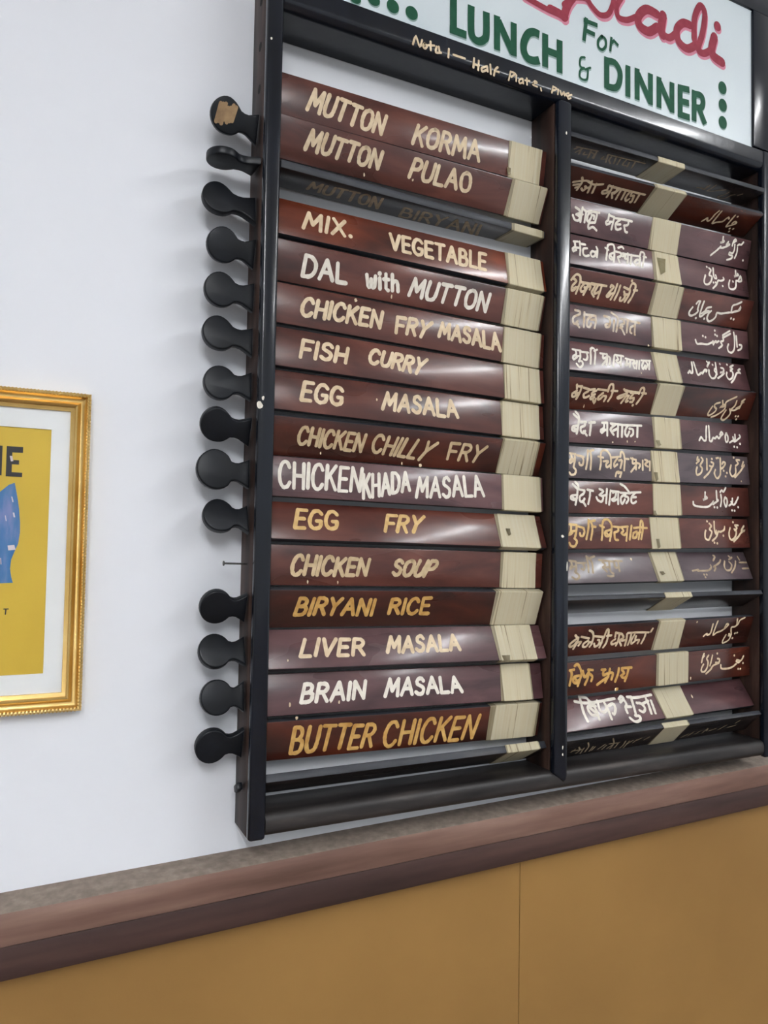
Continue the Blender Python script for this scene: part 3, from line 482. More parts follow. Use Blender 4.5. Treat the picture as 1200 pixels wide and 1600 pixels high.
URDU = {
    1: ('faded', 2.4, '336.1,-10.7 347.2,-8.5 354.4,-10.6 350.7,0.6;351.1,-10.7 354.0,-5.6 352.6,6.4;362.9,10.8 364.0,-3.9 364.0,-11.6 375.4,-8.0 382.8,-1.0 390.9,2.5 394.6,5.3;407.3,1.7 407.2,-8.8 401.5,-19.1 408.9,-22.6 419.7,-16.7 420.9,-5.6 425.9,-0.8;433.8,-0.1 437.9,6.9'),
    2: ('cream', 3.12, '348.8,-14.2 352.2,-9.7 354.9,-5.4 359.0,-9.8 363.7,-10.3 365.3,-3.9 365.2,5.0 367.8,13.6;374.0,14.2 374.2,1.0 375.6,-13.0 383.8,-9.0 395.3,-5.0 397.6,1.5 400.2,5.8 404.7,3.0;411.4,12.7 411.4,1.5 412.5,-12.8 419.2,-9.8 429.2,-2.3 422.6,0.8 420.6,-4.2;419.6,11.5;424.9,-15.6;433.5,-14.5;429.2,-21.6'),
    3: ('white', 3.12, '395.0,23.2 394.4,13.5 388.7,11.4 398.7,14.2 396.3,17.4;410.7,16.1 406.6,10.6 413.3,12.3 413.7,10.5 399.2,3.4 389.8,2.0;391.9,4.7 383.1,-3.8 368.1,-15.7;422.6,10.7 424.3,19.4 428.8,23.7 431.2,21.1 424.8,17.1;429.1,14.1 429.6,3.3 425.7,-3.4 418.3,-2.7 417.5,-7.1 426.7,-8.1 424.2,-13.3 413.4,-17.4;436.6,12.9 441.3,16.0 446.7,16.3 451.9,21.9;437.3,9.3 437.7,-0.4 433.7,-11.3;457.5,-12.1'),
    4: ('white', 3.36, '367.6,17.5 372.3,14.2 368.6,8.4 365.7,2.6 372.5,1.0 368.9,-8.7 360.4,-16.5 351.4,-17.8 349.1,-11.7 354.9,1.0;379.4,19.3 378.0,7.2 379.2,-0.6 384.4,-1.1 383.9,5.4;404.9,3.3 405.0,-0.7 396.2,-4.7 389.0,-5.1 381.8,-14.7 371.3,-23.5;361.8,19.2;374.6,-11.2;380.9,-10.2;399.6,-14.8;422.4,0.5 417.7,-9.5 418.9,-17.3 429.9,-17.1 437.5,-10.7 441.0,1.9 448.3,1.7 456.2,4.2 456.2,13.7 446.7,2.8;431.3,-0.8;443.5,23.9 441.3,12.8 437.2,10.8 449.2,15.3 447.8,17.8'),
    5: ('white', 3.36, '324.1,4.8 327.4,9.3 332.2,9.9 331.1,3.9 330.9,-4.5 333.0,-7.8 329.0,-13.1 320.6,-17.7 313.8,-17.3 311.7,-11.6 316.8,-2.7;341.9,11.1 340.5,1.4 340.0,-15.4 345.3,-15.9 353.0,-9.0 361.9,-5.5 351.7,-5.6 343.6,-11.3;351.2,-4.4 354.4,0.7 363.8,3.1;366.4,-3.8 361.6,-9.2 360.6,-17.8 366.9,-23.1 376.0,-19.6 382.0,-12.8 382.6,-5.5 393.1,-5.4 406.1,-2.7 419.1,0.1;439.6,22.2 430.0,17.3 419.3,12.9 418.5,6.1 420.8,0.3 427.1,2.3 439.8,6.3 440.9,12.5 436.9,4.7;332.0,-21.1;353.6,-19.8;423.6,-11.0;431.1,-12.0'),
    6: ('white', 3.36, '326.6,-3.8 330.3,-10.9 342.4,-9.7 357.9,-9.3 370.5,-4.3 374.2,-1.4 373.7,-7.7 381.3,-0.7 382.9,-3.0 390.2,0.2;401.9,12.9 402.8,2.8 395.5,-0.5 396.9,-4.1 398.4,-7.8 389.1,-13.8;422.5,24.0 401.9,12.9;423.9,18.4 401.5,7.7;433.2,22.0 434.8,8.7 432.3,-10.8 424.3,-19.2 415.5,-17.5 413.4,-10.1 416.6,-3.4;439.9,15.6 440.8,-6.1;447.6,-1.6 454.0,-2.2 451.6,-8.9 443.0,-12.9;347.0,5.8;353.8,4.0;380.6,11.9;385.7,9.9;380.3,20.0'),
    7: ('white', 3.36, '307.4,-6.1 314.4,-0.1 314.4,-5.4 320.5,-2.1 324.3,18.3;329.6,18.9 331.1,4.3 333.4,-7.5 344.9,-1.0 345.8,-3.6 355.6,5.4 361.0,6.0 357.9,1.6;366.9,24.3 369.6,21.8;373.7,23.6 365.5,14.6 365.1,13.2;367.3,6.6 365.1,-3.0 369.6,-10.7 379.1,-8.4 385.5,0.3 382.4,6.8 385.6,11.2;390.7,24.1 386.9,-0.9;402.6,14.4 409.6,13.7 407.2,6.6 397.5,4.3 408.1,4.0 396.5,-4.0 386.9,-9.0;417.0,6.2 413.7,-1.0 418.3,-8.7 429.1,-3.6 434.4,6.6 429.3,13.0;440.3,23.8 429.3,18.5 435.9,16.4 428.3,10.1;458.3,17.3 451.6,13.8 455.3,8.7 445.8,7.7 433.8,-5.9 422.4,-15.2;381.0,18.9;402.7,22.6;422.8,23.4'),
    8: ('cream', 3.12, '383.7,3.3 373.1,0.1 372.0,-5.0 379.2,-9.7 376.9,-16.1 366.2,-23.0 361.3,-19.5 367.0,-5.2;388.7,7.3 392.6,-1.3 387.6,-5.4 397.1,-3.6 395.4,0.1;422.5,16.9 409.5,11.0 398.8,4.1 401.0,-8.5 385.8,-20.8 372.6,-25.9;414.6,-7.8 419.2,-14.0 418.6,-20.5 408.9,-30.0 400.1,-27.8 402.1,-18.7 405.5,-10.8;426.2,8.8 425.4,-0.8 418.6,-8.9 427.7,-9.7 436.3,-5.4 439.7,-1.3 431.2,-5.6;439.8,-5.2 442.0,5.2 447.7,8.1 440.3,5.1;446.3,13.2 440.2,9.0;436.7,-21.5;443.7,-21.2;441.1,-27.2'),
    9: ('white', 3.36, '336.2,-9.6 341.2,-3.2 344.4,-5.5 349.0,-9.6 354.4,-7.5 356.0,6.2 358.3,18.8;364.5,19.8 364.4,4.2 363.8,-8.3 368.9,-9.9 374.0,-2.8 379.2,-3.8 384.9,0.2 389.7,-3.3 395.7,2.1 401.5,6.1 398.3,9.7 393.3,4.4;412.4,8.0 408.2,2.7 408.6,-8.6 414.1,-7.1 415.2,1.8 410.6,7.9;435.6,6.6 434.3,-3.6 426.7,-6.5 419.1,-10.0;429.5,1.2 432.0,-7.5 441.6,-3.2 449.6,2.3 448.2,6.0;447.9,-11.2;430.8,-17.7;438.8,-18.6'),
    10: ('cream', 3.36, '335.8,21.9 333.3,15.7 338.6,17.1;330.8,9.4 338.3,14.6;345.1,21.1 348.8,16.3 340.6,6.1 344.9,0.1 340.4,-8.7 329.7,-12.8 328.1,-5.5 331.6,2.0;359.5,19.3 357.5,-1.9;370.8,13.5 376.6,11.2 373.1,4.9 365.5,5.8;371.2,3.6 362.9,-6.7 347.7,-17.7;380.2,-1.1 376.5,-8.7 382.3,-17.9 391.0,-12.0 393.9,-3.1 396.5,22.1;394.5,0.7 403.0,4.8 409.4,12.6 404.4,14.9 400.3,10.9;425.0,9.4 419.6,-3.4 425.5,-12.7 435.4,-6.7 437.0,4.8;450.1,20.6 441.0,20.2 445.5,14.0 437.5,8.6;460.6,17.2 455.6,8.0 463.4,10.9 457.1,5.5 448.7,-2.4 432.5,-14.4;373.4,19.9;434.4,25.0;402.9,-2.2;411.2,-6.3;406.7,-13.3;385.9,21.7;390.4,22.5'),
    11: ('white', 3.36, '320.5,-2.4 321.7,-8.4 335.0,-11.2 357.2,-11.4 369.7,-5.0 373.5,-1.2 373.1,-5.5 380.3,-2.3 387.6,1.5 384.3,3.9;383.9,20.0 383.8,8.9 384.1,1.5;395.5,12.9 396.4,1.7 392.9,-9.5;394.2,17.8 398.9,21.7 403.1,18.7 409.9,26.4;407.5,8.2 403.4,0.7 407.8,-10.4 412.0,-1.6 410.9,5.8 405.6,6.9;426.9,6.2 425.3,-2.6 416.9,-7.8;422.8,-0.2 429.5,-6.3 437.2,0.2 443.4,9.1;353.3,16.7 351.5,4.4 346.2,1.8 357.6,5.2 355.2,8.2;376.1,-11.6;383.9,-12.1;441.7,-10.4;424.1,-17.0;431.3,-17.5'),
    12: ('cream', 3.36, '366.6,18.8 371.0,13.9 365.7,7.7 371.0,2.8 366.2,-5.8 360.0,-12.6 351.9,-9.5 352.5,0.2 355.0,5.2;380.2,22.6 378.9,9.0 380.2,0.3 382.6,-0.9 383.6,5.3;407.6,12.9 404.9,6.7 395.4,2.9 388.4,2.8 381.6,-7.1 370.0,-14.4;422.4,10.5 418.0,0.5 418.2,-9.5 424.8,-12.6 434.9,-5.7 438.4,4.3 433.6,8.1;445.7,15.7 436.7,15.6 441.3,10.6 435.0,5.6;461.9,14.6 453.1,5.6 462.2,5.7 452.5,1.9 441.9,-7.0 428.7,-15.8;361.2,23.0;432.3,21.9;401.3,-4.6;374.6,-18.1;382.2,-19.4'),
    13: ('faded', 3.12, '385.4,21.0 388.5,18.3 380.4,10.5;329.8,-9.7 345.0,-9.9 359.2,-8.9 368.5,-3.8 369.2,1.4;316.5,-9.5 332.7,-7.2;379.0,-0.0 380.6,-3.9 374.0,-10.4;376.0,-2.6 387.1,2.5 396.0,6.4 401.2,11.6;411.4,8.9 405.4,-1.6 407.8,-9.5 419.0,-8.4 427.1,0.8 423.2,7.5;427.3,19.5 430.7,15.4 423.4,11.5 435.0,16.7;441.8,8.7 434.1,-3.3 419.3,-14.9;451.9,18.0 454.0,11.2;343.2,-17.6;349.9,-17.7;344.2,-22.7;451.3,5.9 471.4,5.7;454.0,-6.8 470.7,-6.4'),
    15: ('cream', 3.12, '348.6,-7.4 355.2,-2.4 357.9,-5.2 365.1,-1.7 365.2,16.9;376.0,22.3 373.8,7.2 373.6,-6.1 382.1,-1.2 391.6,0.9 400.2,5.8 407.8,13.5 401.9,15.1 399.7,7.2;447.9,26.4 436.4,21.5 434.2,13.6 427.2,8.5 418.8,7.6 419.6,0.8;428.1,24.6 431.1,12.4 427.2,8.5;416.8,-5.8 422.5,-11.5 420.3,-19.5 408.2,-24.9 404.6,-20.0 408.9,-8.1;416.6,-9.8 423.3,-8.8 419.6,0.8;432.8,-6.0;438.6,-4.9;429.5,-16.0'),
    16: ('cream', 3.12, '348.7,21.9 345.3,16.7 342.0,6.1;348.7,17.7 344.5,14.4;360.6,18.1 355.5,12.4 358.9,6.2 357.2,-3.4 350.5,-11.3 342.0,-10.6 342.0,-4.6 347.1,2.2;370.8,17.4 367.4,6.8 364.0,-1.5;384.6,10.4 389.8,8.8 388.1,2.9 379.5,3.5;388.1,1.7 372.6,-2.1 365.8,-8.8 353.9,-15.7;393.3,-2.4 395.1,-9.2 410.8,-10.4 424.9,-8.3 435.5,-3.0;437.3,4.3 444.5,2.6 440.9,-0.9 435.5,2.0;442.7,-1.0 451.7,4.6 456.1,10.5;383.7,20.2;430.2,13.4;454.4,-3.1;440.9,-13.2;447.2,-13.7'),
    18: ('faded', 2.16, '299.9,-19.4 310.1,-9.3;315.6,-16.7 320.4,-3.4;331.3,-14.0 337.9,-3.1;349.1,-13.8 351.8,2.0 355.9,-7.1;363.1,-8.6 377.2,-3.4;388.5,-10.0 398.5,4.5;410.3,-6.3 428.4,-1.8;420.2,8.2 425.1,15.4')}
SIGN_GREEN = [
    (11.1, 1, '276.0,786.7 276.7,735.3;270.0,736.0 300.8,735.6'),
    (11.2, 1, '308.9,786.5 309.4,745.9 314.4,734.9 324.0,732.8 333.7,739.0 337.9,749.8 337.4,785.5'),
    (10.6, 1, '358.1,786.1 358.8,729.5;390.8,785.1 391.5,729.8'),
    (11.5, 1, '360.2,779.3 389.4,734.1'),
    (11.8, 1, '442.6,781.9 431.6,782.7 419.9,776.1 411.6,759.3 411.7,744.2 419.1,734.6 430.8,733.8 443.1,738.2'),
    (11.0, 1, '454.7,787.3 455.3,730.3;484.9,785.8 485.4,729.3;455.5,759.6 485.1,759.4'),
    (10.4, 1, '588.5,788.3 588.9,731.7;587.0,780.8 606.6,783.7 618.5,771.2 617.8,752.4 608.8,739.0 587.3,735.9'),
    (10.3, 1, '637.5,787.7 637.8,730.8'),
    (10.3, 1, '659.3,789.0 659.6,731.7;691.4,789.1 691.6,731.5'),
    (10.7, 1, '661.0,780.7 689.9,738.0'),
    (10.5, 1, '712.4,788.9 712.5,731.5;744.7,788.1 744.8,731.4'),
    (10.8, 1, '714.1,780.4 743.1,737.4'),
    (10.7, 1, '765.5,789.6 765.6,727.4;765.5,784.0 789.2,786.6;765.5,759.1 788.3,760.9;765.5,733.2 790.1,734.0'),
    (10.8, 1, '801.6,789.5 801.6,730.5;801.6,783.0 819.6,784.1 825.0,773.1 819.5,761.0 803.4,757.9;812.4,761.3 830.4,732.3'),
    (6.7, 1, '542.6,843.9 537.3,801.3;536.2,837.9 567.4,838.3;540.9,821.2 561.8,820.0'),
    (4.6, 0, '577.1,822.5 569.1,811.4 569.9,800.9 578.4,798.4 586.1,807.5 585.3,818.9 577.1,822.5'),
    (4.6, 1, '599.2,827.7 596.3,800.9;597.0,814.6 604.8,822.7 615.1,817.2'),
    (3.6, 0, '539.4,772.4 530.8,769.1 528.6,758.8 531.6,753.1 538.4,753.4;538.4,752.8 530.2,747.3 528.4,736.6 534.8,732.4 544.5,735.9 546.7,751.3;540.7,751.6 551.9,758.0')]
SIGN_RED = [
    (8.7, 0, '410.2,837.0 457.5,830.8 492.6,829.6'),
    (13.3, 0, '465.5,833.5 481.7,832.2 495.9,829.8;494.0,828.3 498.5,845.0 504.7,858.3 513.0,870.2'),
    (10.1, 0, '494.3,850.3 514.4,869.1'),
    (9.0, 0, '514.3,870.3 540.5,877.5 554.9,867.8 573.0,859.2 591.2,866.4 601.3,886.5 604.3,903.1'),
    (9.4, 0, '623.7,909.8 610.7,886.6 614.8,869.3 634.7,870.3 655.7,882.9'),
    (14.7, 0, '707.0,905.0 681.1,905.3 662.2,886.3 664.7,870.1 687.0,865.9 707.1,880.7'),
    (16.1, 0, '722.2,907.5 717.2,880.7 721.5,870.8'),
    (11.6, 0, '718.5,873.1 737.7,870.5 756.7,886.4'),
    (13.8, 0, '790.9,911.9 772.4,909.7 756.7,891.6 761.9,871.1 783.9,864.3 807.9,879.7'),
    (11.9, 0, '801.6,888.3 802.5,928.2 816.9,957.6 829.6,947.2 824.2,908.7 812.4,873.5 825.9,868.1 845.1,880.0'),
    (16.1, 0, '855.3,909.3 847.9,882.9 853.4,871.2 875.7,865.9')]
SIGN_NOTE = [
    (2.9, 0, '202.8,686.6 207.6,700.0 214.5,686.6 218.4,697.9;223.0,694.4 220.2,689.3 223.5,686.5 227.1,691.3 223.4,694.1;233.1,700.2 233.8,687.1;229.1,693.4 239.8,696.0;244.0,695.8 242.7,686.5 252.0,688.6;247.7,696.6 248.9,689.9'),
    (2.8, 0, '265.8,698.9 264.9,685.3;274.0,692.2 295.0,692.5'),
    (2.9, 0, '312.0,698.1 310.8,682.8;320.7,696.6 319.9,681.4;311.7,688.9 320.8,688.7;334.5,691.6 326.6,686.7 327.4,681.5 335.3,686.0;336.2,692.5 337.7,684.2;342.4,696.9 343.6,682.2;356.7,697.0 351.8,691.3 349.5,681.4;350.9,689.4 358.7,689.6'),
    (2.5, 0, '381.9,697.8 378.1,682.0;381.9,697.1 390.5,696.8 383.1,688.9;393.1,694.7 392.8,684.5;404.5,692.4 398.6,688.5 400.0,683.2 405.5,686.2;405.4,692.6 406.8,684.8;413.9,695.5 414.4,685.2;410.5,691.2 419.5,692.8;426.0,690.7 434.2,693.8 430.3,695.9 426.0,688.6 434.7,687.5;442.1,687.4 443.4,683.5'),
    (2.5, 0, '467.6,697.7 465.0,686.0;467.6,697.3 475.2,695.8 467.2,690.3;478.7,695.4 477.5,687.0;482.8,694.3 485.5,688.2 490.5,694.7 491.9,688.8;500.4,695.3 494.1,691.7 498.7,688.6;506.8,694.2 499.1,689.8 500.0,685.6 505.0,688.1')]
SIGN_DOTS = [
    (877.4, 816.2, 11.3, 12.4),
    (878.3, 782.2, 11.3, 12.4),
    (878.2, 748.3, 11.2, 12.4),
    (109.2, 730.3, 9.4, 8.5),
    (139.1, 737.8, 10.2, 8.9),
    (170.7, 738.6, 10.4, 10.5),
    (202.7, 738.9, 10.7, 10.6)]
SIGN_I_DOT = (863.7, 933.2, 9.5, 9.5)
HANDLES = {2: (-91.9, 8.4), 3: (-95.5, 0), 4: (-99.6, 8.0), 5: (-92.1, 4.5), 6: (-93.8, 3.5), 7: (-94.7, 6.9), 8: (-91.2, -0.1), 9: (-94.6, 7.3), 10: (-97.5, 3.8), 11: (-87.0, 4.3), 13: (-88.7, 2.3), 14: (-88.2, 1.1), 15: (-84.2, 0.7), 16: (-89.5, -1.0)}
CHIPS_LEFT = [(-21.8, 114.9, 4.5, 5.5), (-17.6, 124.9, 2.2, 3), (-17.8, 625.3, 1.5, 2)]
CHIPS_MID = [(493.9, -52.9, 3.2, 2.4), (503.6, -102.2, 1.3, 9), (496.0, 625.1, 2, 3), (497.0, -396.3, 1.3, 4), (497.1, -407.7, 1.6, 2.2)]
DRIPS_LEFT = [(15, 39.9, -14.3, 1.6, 3.6), (15, 101.4, -13.3, 1.3, 2.8), (15, 114.2, -14.9, 1.5, 3), (16, 48.4, 32.4, 2.4, 2.4), (12, 64.1, -23.1, 1.2, 3), (12, 110.5, -23.5, 1.2, 2.6), (10, 243.8, 32.3, 2.6, 3.4), (10, 211.6, 32.9, 1.4, 2.6), (9, 82.0, -19.9, 1.2, 2.6), (6, 128.8, 24.1, 2.4, 3), (5, 191.7, -19.8, 1.4, 3.6), (5, 114.1, -11.9, 1.4, 1.8), (2, 143.4, -21.9, 1.3, 3), (2, 224.7, -11.5, 1.6, 2), (8, 167.1, 3.5, 1.6, 2.2), (14, 34.2, -16.8, 1, 2.4)]
DRIPS_RIGHT = [(8, 62.3, -21.6, 1.4, 3.4), (13, 172.9, 14.5, 2.4, 3), (16, 132.9, -26.0, 4.2, 3.6), (16, 313.7, -21.5, 1.8, 3), (15, 321.1, 22.9, 2.0, 2.2), (9, 119.7, -23.6, 1.8, 1.8), (9, 154.4, -20.7, 1.4, 2.8), (9, 172.7, -19.9, 1.6, 1.6), (17, 325.1, 4.9, 2, 4), (10, 449.6, -21.5, 1.8, 1.8), (6, 204.7, -27.2, 2.6, 2.4), (7, 185.6, -18.3, 1.2, 2.2)]
FLAPS = [('L', 11, 405.3, 2.9, 9, 14, 2), ('L', 14, 396.9, -21.2, 16, 12, 2), ('R', 4, 240.0, 16.5, 22, 34, 0.6), ('R', 10, 223.4, -11.6, 9, 17, 2), ('R', 12, 228.4, -10.8, 9, 18, 2), ('R', 9, 227.9, -14.9, 9, 12, 5), ('R', 11, 220.1, -21.0, 6, 10, 4), ('R', 13, 236.5, -9.7, 10, 8, 4), ('L', 1, 402.9, -14.2, 8, 14, 3)]

D = 76.0            # depth of the board from the wall
PIV = 39.1          # distance of the slat pivots from the wall
XC0, XC1 = 480.0, 508.6   # the centre post
XR0 = 985.3         # the right post

# ------------------------------------------------------------------ the setting
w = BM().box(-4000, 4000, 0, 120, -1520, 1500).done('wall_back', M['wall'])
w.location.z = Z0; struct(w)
f = BM().box(-4000, 4000, -5000, 120, -60, 0).done('floor', M['floor']); struct(f)
c = BM().box(-4000, 4000, -5000, 120, 3020, 3080).done('ceiling', M['ceiling']); struct(c)
pb = BM()
SEAM = 464.0
pb.box(-4000, SEAM - 0.5, -9, 0, -1519, -535, 0.6)
pb.box(SEAM + 0.5, 4000, -9, 0, -1519, -535, 0.6)
p = pb.done('wall_lower_panel', M['tan_panel']); p.location.z = Z0; struct(p)
LEDGE_ROLL = math.radians(0.95)      # the ledge climbs a little to the right
LEDGE_DROP = 0.005
lb = BM()
prof = [(0, -509), (-43, -512), (-48, -514), (-50, -519), (-49, -538), (-45, -554), (-42, -556), (-9.5, -556), (-9.5, -534), (0, -534)]
lb.prism(prof, 'x', -4000, 4000)
prof2 = [(-9.5, -556.2), (-41, -556.2), (-42, -560), (-41, -590), (-37, -598), (-9.5, -598)]
lb.prism(prof2, 'x', -4000, 4000, mat=1)
t1 = lb.done('trim_1', [M['ledge'], M['ledge_shaded'], M['ledge_top']], smooth=True)
for q in t1.data.polygons:
    if q.normal.z > 0.8 and q.center.z > -0.52:
        q.material_index = 2; t1.location.z = Z0 + LEDGE_DROP; t1.rotation_euler.y = -LEDGE_ROLL; struct(t1)

# ceiling lights (out of the frame, they light the room)
def ceiling_light(x, y, label, tube):
    root = empty('ceiling_light', Matrix.Translation((x, y, 3.02)))
    tag(root, label, 'lamp', 'fluorescent ceiling lights')
    b = BM(); b.box(-60, 60, -620, 620, -45, 0, 6)
    b.done('lamp_body', M['lamp_body'], root, True)
    b = BM(); b.cyl((-26, -590, -66), (-26, 590, -66), 19, 14); b.cyl((26, -590, -66), (26, 590, -66), 19, 14)
    b.done('tube', M[tube], root, True)
for x, y in ((-1.0, -2.5), (-1.0, -3.9), (-0.45, -3.2), (-0.45, -4.5)):  # inner pair added out of view to raise the frontal light
    ceiling_light(x, y, 'unseen white twin tube ceiling light above the middle of the room', 'tube')
for x, y in ((1.95, -1.75), (1.95, -3.1)):
    ceiling_light(x, y, 'white twin tube ceiling light above the right side of the room', 'side_tube')

# ------------------------------------------------------------------ the menu board frame
BASE = Matrix.Translation((0, 0, Z0))
board = empty('menu_board', Matrix.Translation((0.48, 0, Z0 - 0.467)))
tag(board, 'black wooden restaurant menu board frame hung above the ledge, with white sign panel', 'menu board')
OFF = (-0.48, 0, 0.467)
def bpart(bmx, name, mats, parent=board, smooth_=True):
    o = bmx.done(name, mats, parent, smooth_)
    if parent is board:
        o.location = OFF
    return o

TOP = 1040
def post(x0, x1, zb, zt, sx0, sx1, szb, szt, pointed=False):
    b = BM()
    b.box(x0, x1, -D + 14, -1, zb, zt, 1.2)
    o = bpart(b, 'post', M['frame_wood'])
    s = BM()
    if pointed:
        xm = sx0 + (sx1 - sx0) * 0.72
        pts = [(sx0, szb + 16), (xm, szb), (sx1 - 3, szb + 2), (sx1, szb + 10), (sx1, szt - 4), (sx1 - 5, szt), (sx0 + 5, szt), (sx0, szt - 4)]
        s.prism(pts, 'y', -D, -D + 14, 4.5, 3)
    else:
        s.box(sx0, sx1, -D, -D + 14, szb, szt, 4.5, 3)
    bpart(s, 'front_strip', M['black'], o)
    return o
left_post = post(-22.5, -1.0, -466, TOP, -23.5, 0, -467, TOP)
mid_post = post(XC0, XC1, -436, 690, XC0 + 0.5, XC1, -453, 682, True)
right_post = post(XR0, XR0 + 22, -466, TOP, XR0 - 1, XR0 + 26, -467, 719)
# dark empty pin holes in the outer side of the left post
for z in (635, 573, 702):
    hb = BM(); hb.cyl((-22.7, -38, z), (-22.2, -38, z), 6.5, 14)
    bpart(hb, 'pin_hole', M['hole'], left_post)
# horizontal rails
def round_rail(z0, z1, r, x0, x1, front, lower=True, upper=True):
    pts = [(-1, z0)]
    n = 6
    if lower:
        pts += [(-front + r - r * math.sin(a), z0 + r - r * math.cos(a)) for a in [math.pi / 2 * i / n for i in range(n + 1)]]
    else:
        pts += [(-front, z0)]
    if upper:
        pts += [(-front + r - r * math.cos(a), z1 - r + r * math.sin(a)) for a in [math.pi / 2 * i / n for i in range(n + 1)]]
    else:
        pts += [(-front, z1)]
    pts += [(-1, z1)]
    b = BM(); b.prism(pts, 'x', x0, x1)
    return b
bpart(round_rail(-465, -434.5, 11, 0.5, XR0 - 0.5, 73), 'bottom_rail', M['rail_wood'])
hr = round_rail(679, 716, 15, 0.5, XR0 - 1.5, 75.5, True, False)
header_rail = bpart(hr, 'header_rail', M['black'])
for (w_, fl_, s_) in SIGN_NOTE:
    paint_mesh('note_lettering', [(w_ * 1.25, False, [smooth(q) for q in parse(s_)], -75.7)], M['cream'], header_rail)
b = BM(); b.box(0.5, XR0 + 24, -74, -1, 996, TOP, 3, 2); bpart(b, 'top_rail', M['black'])
b = BM(); b.box(959, XR0 + 26, -D + 1, -1, 720, 996, 3, 2); bpart(b, 'sign_border', M['black'])
b = BM(); b.box(0.5, 20, -D + 1, -1, 716, 996, 3, 2); bpart(b, 'sign_border', M['black'])
# the sign panel with its painted words
b = BM(); b.box(18, 962, -69.6, -30, 714, 998, 0.4)
sign = bpart(b, 'sign_panel', M['sign'], board, False)
sh = (1.2, -2.6)
def shift(polys, d):
    return [[(x + d[0], z + d[1]) for x, z in q] for q in polys]
def discs(lst, k=1.0):
    return [[(x + rx * k * math.cos(a), z + rz * k * math.sin(a)) for a in [2 * math.pi * i / 22 for i in range(22)]] for x, z, rx, rz in lst]
def sign_paint(name, sets, fans, mat, shadow, d, wk=1.0):
    bm = bmesh.new(); k = 0
    for mi, off, y in ((1, d, -69.75), (0, (0, 0), -70.2)):
        for wd, flat, s in sets:
            for q in parse(s):
                pts = q if (flat and len(q) < 4) else smooth(q, 6)
                n0 = len(bm.faces)
                ribbon(bm, [(x + off[0], z + off[1]) for x, z in pts], wd * wk, y - 0.008 * k, flat, 0.0); k += 1
                bm.faces.ensure_lookup_table()
                for f_ in bm.faces[n0:]:
                    f_.material_index = mi
        for q in fans:
            f_ = bm.faces.new([bm.verts.new(((x + off[0]) * S, (y - 0.008 * k) * S, (z + off[1]) * S)) for x, z in q]); k += 1
            f_.material_index = mi
    for f_ in bm.faces:
        f_.normal_update()
        if f_.normal.y > 0:
            f_.normal_flip()
    me = bpy.data.meshes.new(name); bm.to_mesh(me); bm.free(); me.materials.append(mat); me.materials.append(shadow)
    return link(bpy.data.objects.new(name, me), sign)
for a, b_ in ((0, 6), (6, 14), (14, 17), (17, 18)):
    sign_paint('green_lettering', SIGN_GREEN[a:b_], [], M['green'], M['green_shadow'], (0.3, -3.0), 1.13)
for q in discs(SIGN_DOTS):
    sign_paint('green_dot', [], [q], M['green'], M['green_shadow'], (0.3, -2.6))
sign_paint('red_script_lettering', SIGN_RED, discs([SIGN_I_DOT]), M['crimson'], M['pink'], (2.0, -5.0), 1.16)

# ------------------------------------------------------------------ the pivoting slats
def slat_matrix(x0, z, tilt, roll):
    th, ro = math.radians(tilt), math.radians(roll)
    n = Vector((0, -math.cos(th), math.sin(th)))            # the lettered face looks this way
    v = Vector((0, math.sin(th), math.cos(th)))
    ex = Vector((1, 0, 0)) * math.cos(ro) - v * math.sin(ro)
    ez = v * math.cos(ro) + Vector((1, 0, 0)) * math.sin(ro)
    ey = -n
    return Matrix(((ex.x, ey.x, ez.x, x0 * S), (ex.y, ey.y, ez.y, -PIV * S), (ex.z, ey.z, ez.z, z * S + Z0), (0, 0, 0, 1)))

def slat_board(h, t, x0, x1, mat, root):
    b = BM(); b.box(x0, x1, -t / 2, t / 2, -h / 2, h / 2, 1.3, 2)
    o = b.done('board', [mat, M['slat_edge']], root, True)
    for p in o.data.polygons:                      # only the broad faces are varnished, the edges are painted black
        if abs(p.normal.y) < 0.5:
            p.material_index = 1
    return o

def price_band(h, t, x0, x1, root, seed):
    rnd = random.Random(seed)
    t_ = bmesh.new()
    def sheet(a0, a1, g, mi, part=1.0):
        # a strip of paper wound once round the slat, seen as a closed loop with rounded corners
        prof = []
        hh, tt = h / 2 + g, t / 2 + g
        for cx, cz, a in ((-1, -1, math.pi), (1, -1, math.pi * 1.5), (1, 1, 0), (-1, 1, math.pi / 2)):
            for i in range(4):
                an = a + math.pi / 2 * i / 3
                prof.append((cx * (tt - 1.6) + 1.6 * math.cos(an), cz * (hh - 1.6) + 1.6 * math.sin(an)))
        ja, jb = rnd.uniform(-1.4, 1.4), rnd.uniform(-1.4, 1.4)
        L, Rr = [], []
        for (y, z) in prof:
            k = z / hh
            L.append(t_.verts.new(((a0 + ja * k + rnd.uniform(-.25, .25)) * S, y * S, z * S)))
            Rr.append(t_.verts.new(((a1 + jb * k + rnd.uniform(-.25, .25)) * S, y * S, z * S)))
        n = len(prof)
        for i in range(n):
            f_ = t_.faces.new((L[i], Rr[i], Rr[(i + 1) % n], L[(i + 1) % n])); f_.material_index = mi
    sheet(x0, x1, 0.5, 1)
    wid = x1 - x0
    sheet(x0 + wid * rnd.uniform(0.02, 0.10), x1 - wid * rnd.uniform(0.0, 0.05), 0.95, 0)
    bmesh.ops.solidify(t_, geom=list(t_.faces), thickness=0.25 * S)
    me = bpy.data.meshes.new('price_band'); t_.to_mesh(me); t_.free()
    me.materials.append(M['paper']); me.materials.append(M['paper_edge'])
    return link(bpy.data.objects.new('price_band', me), root)

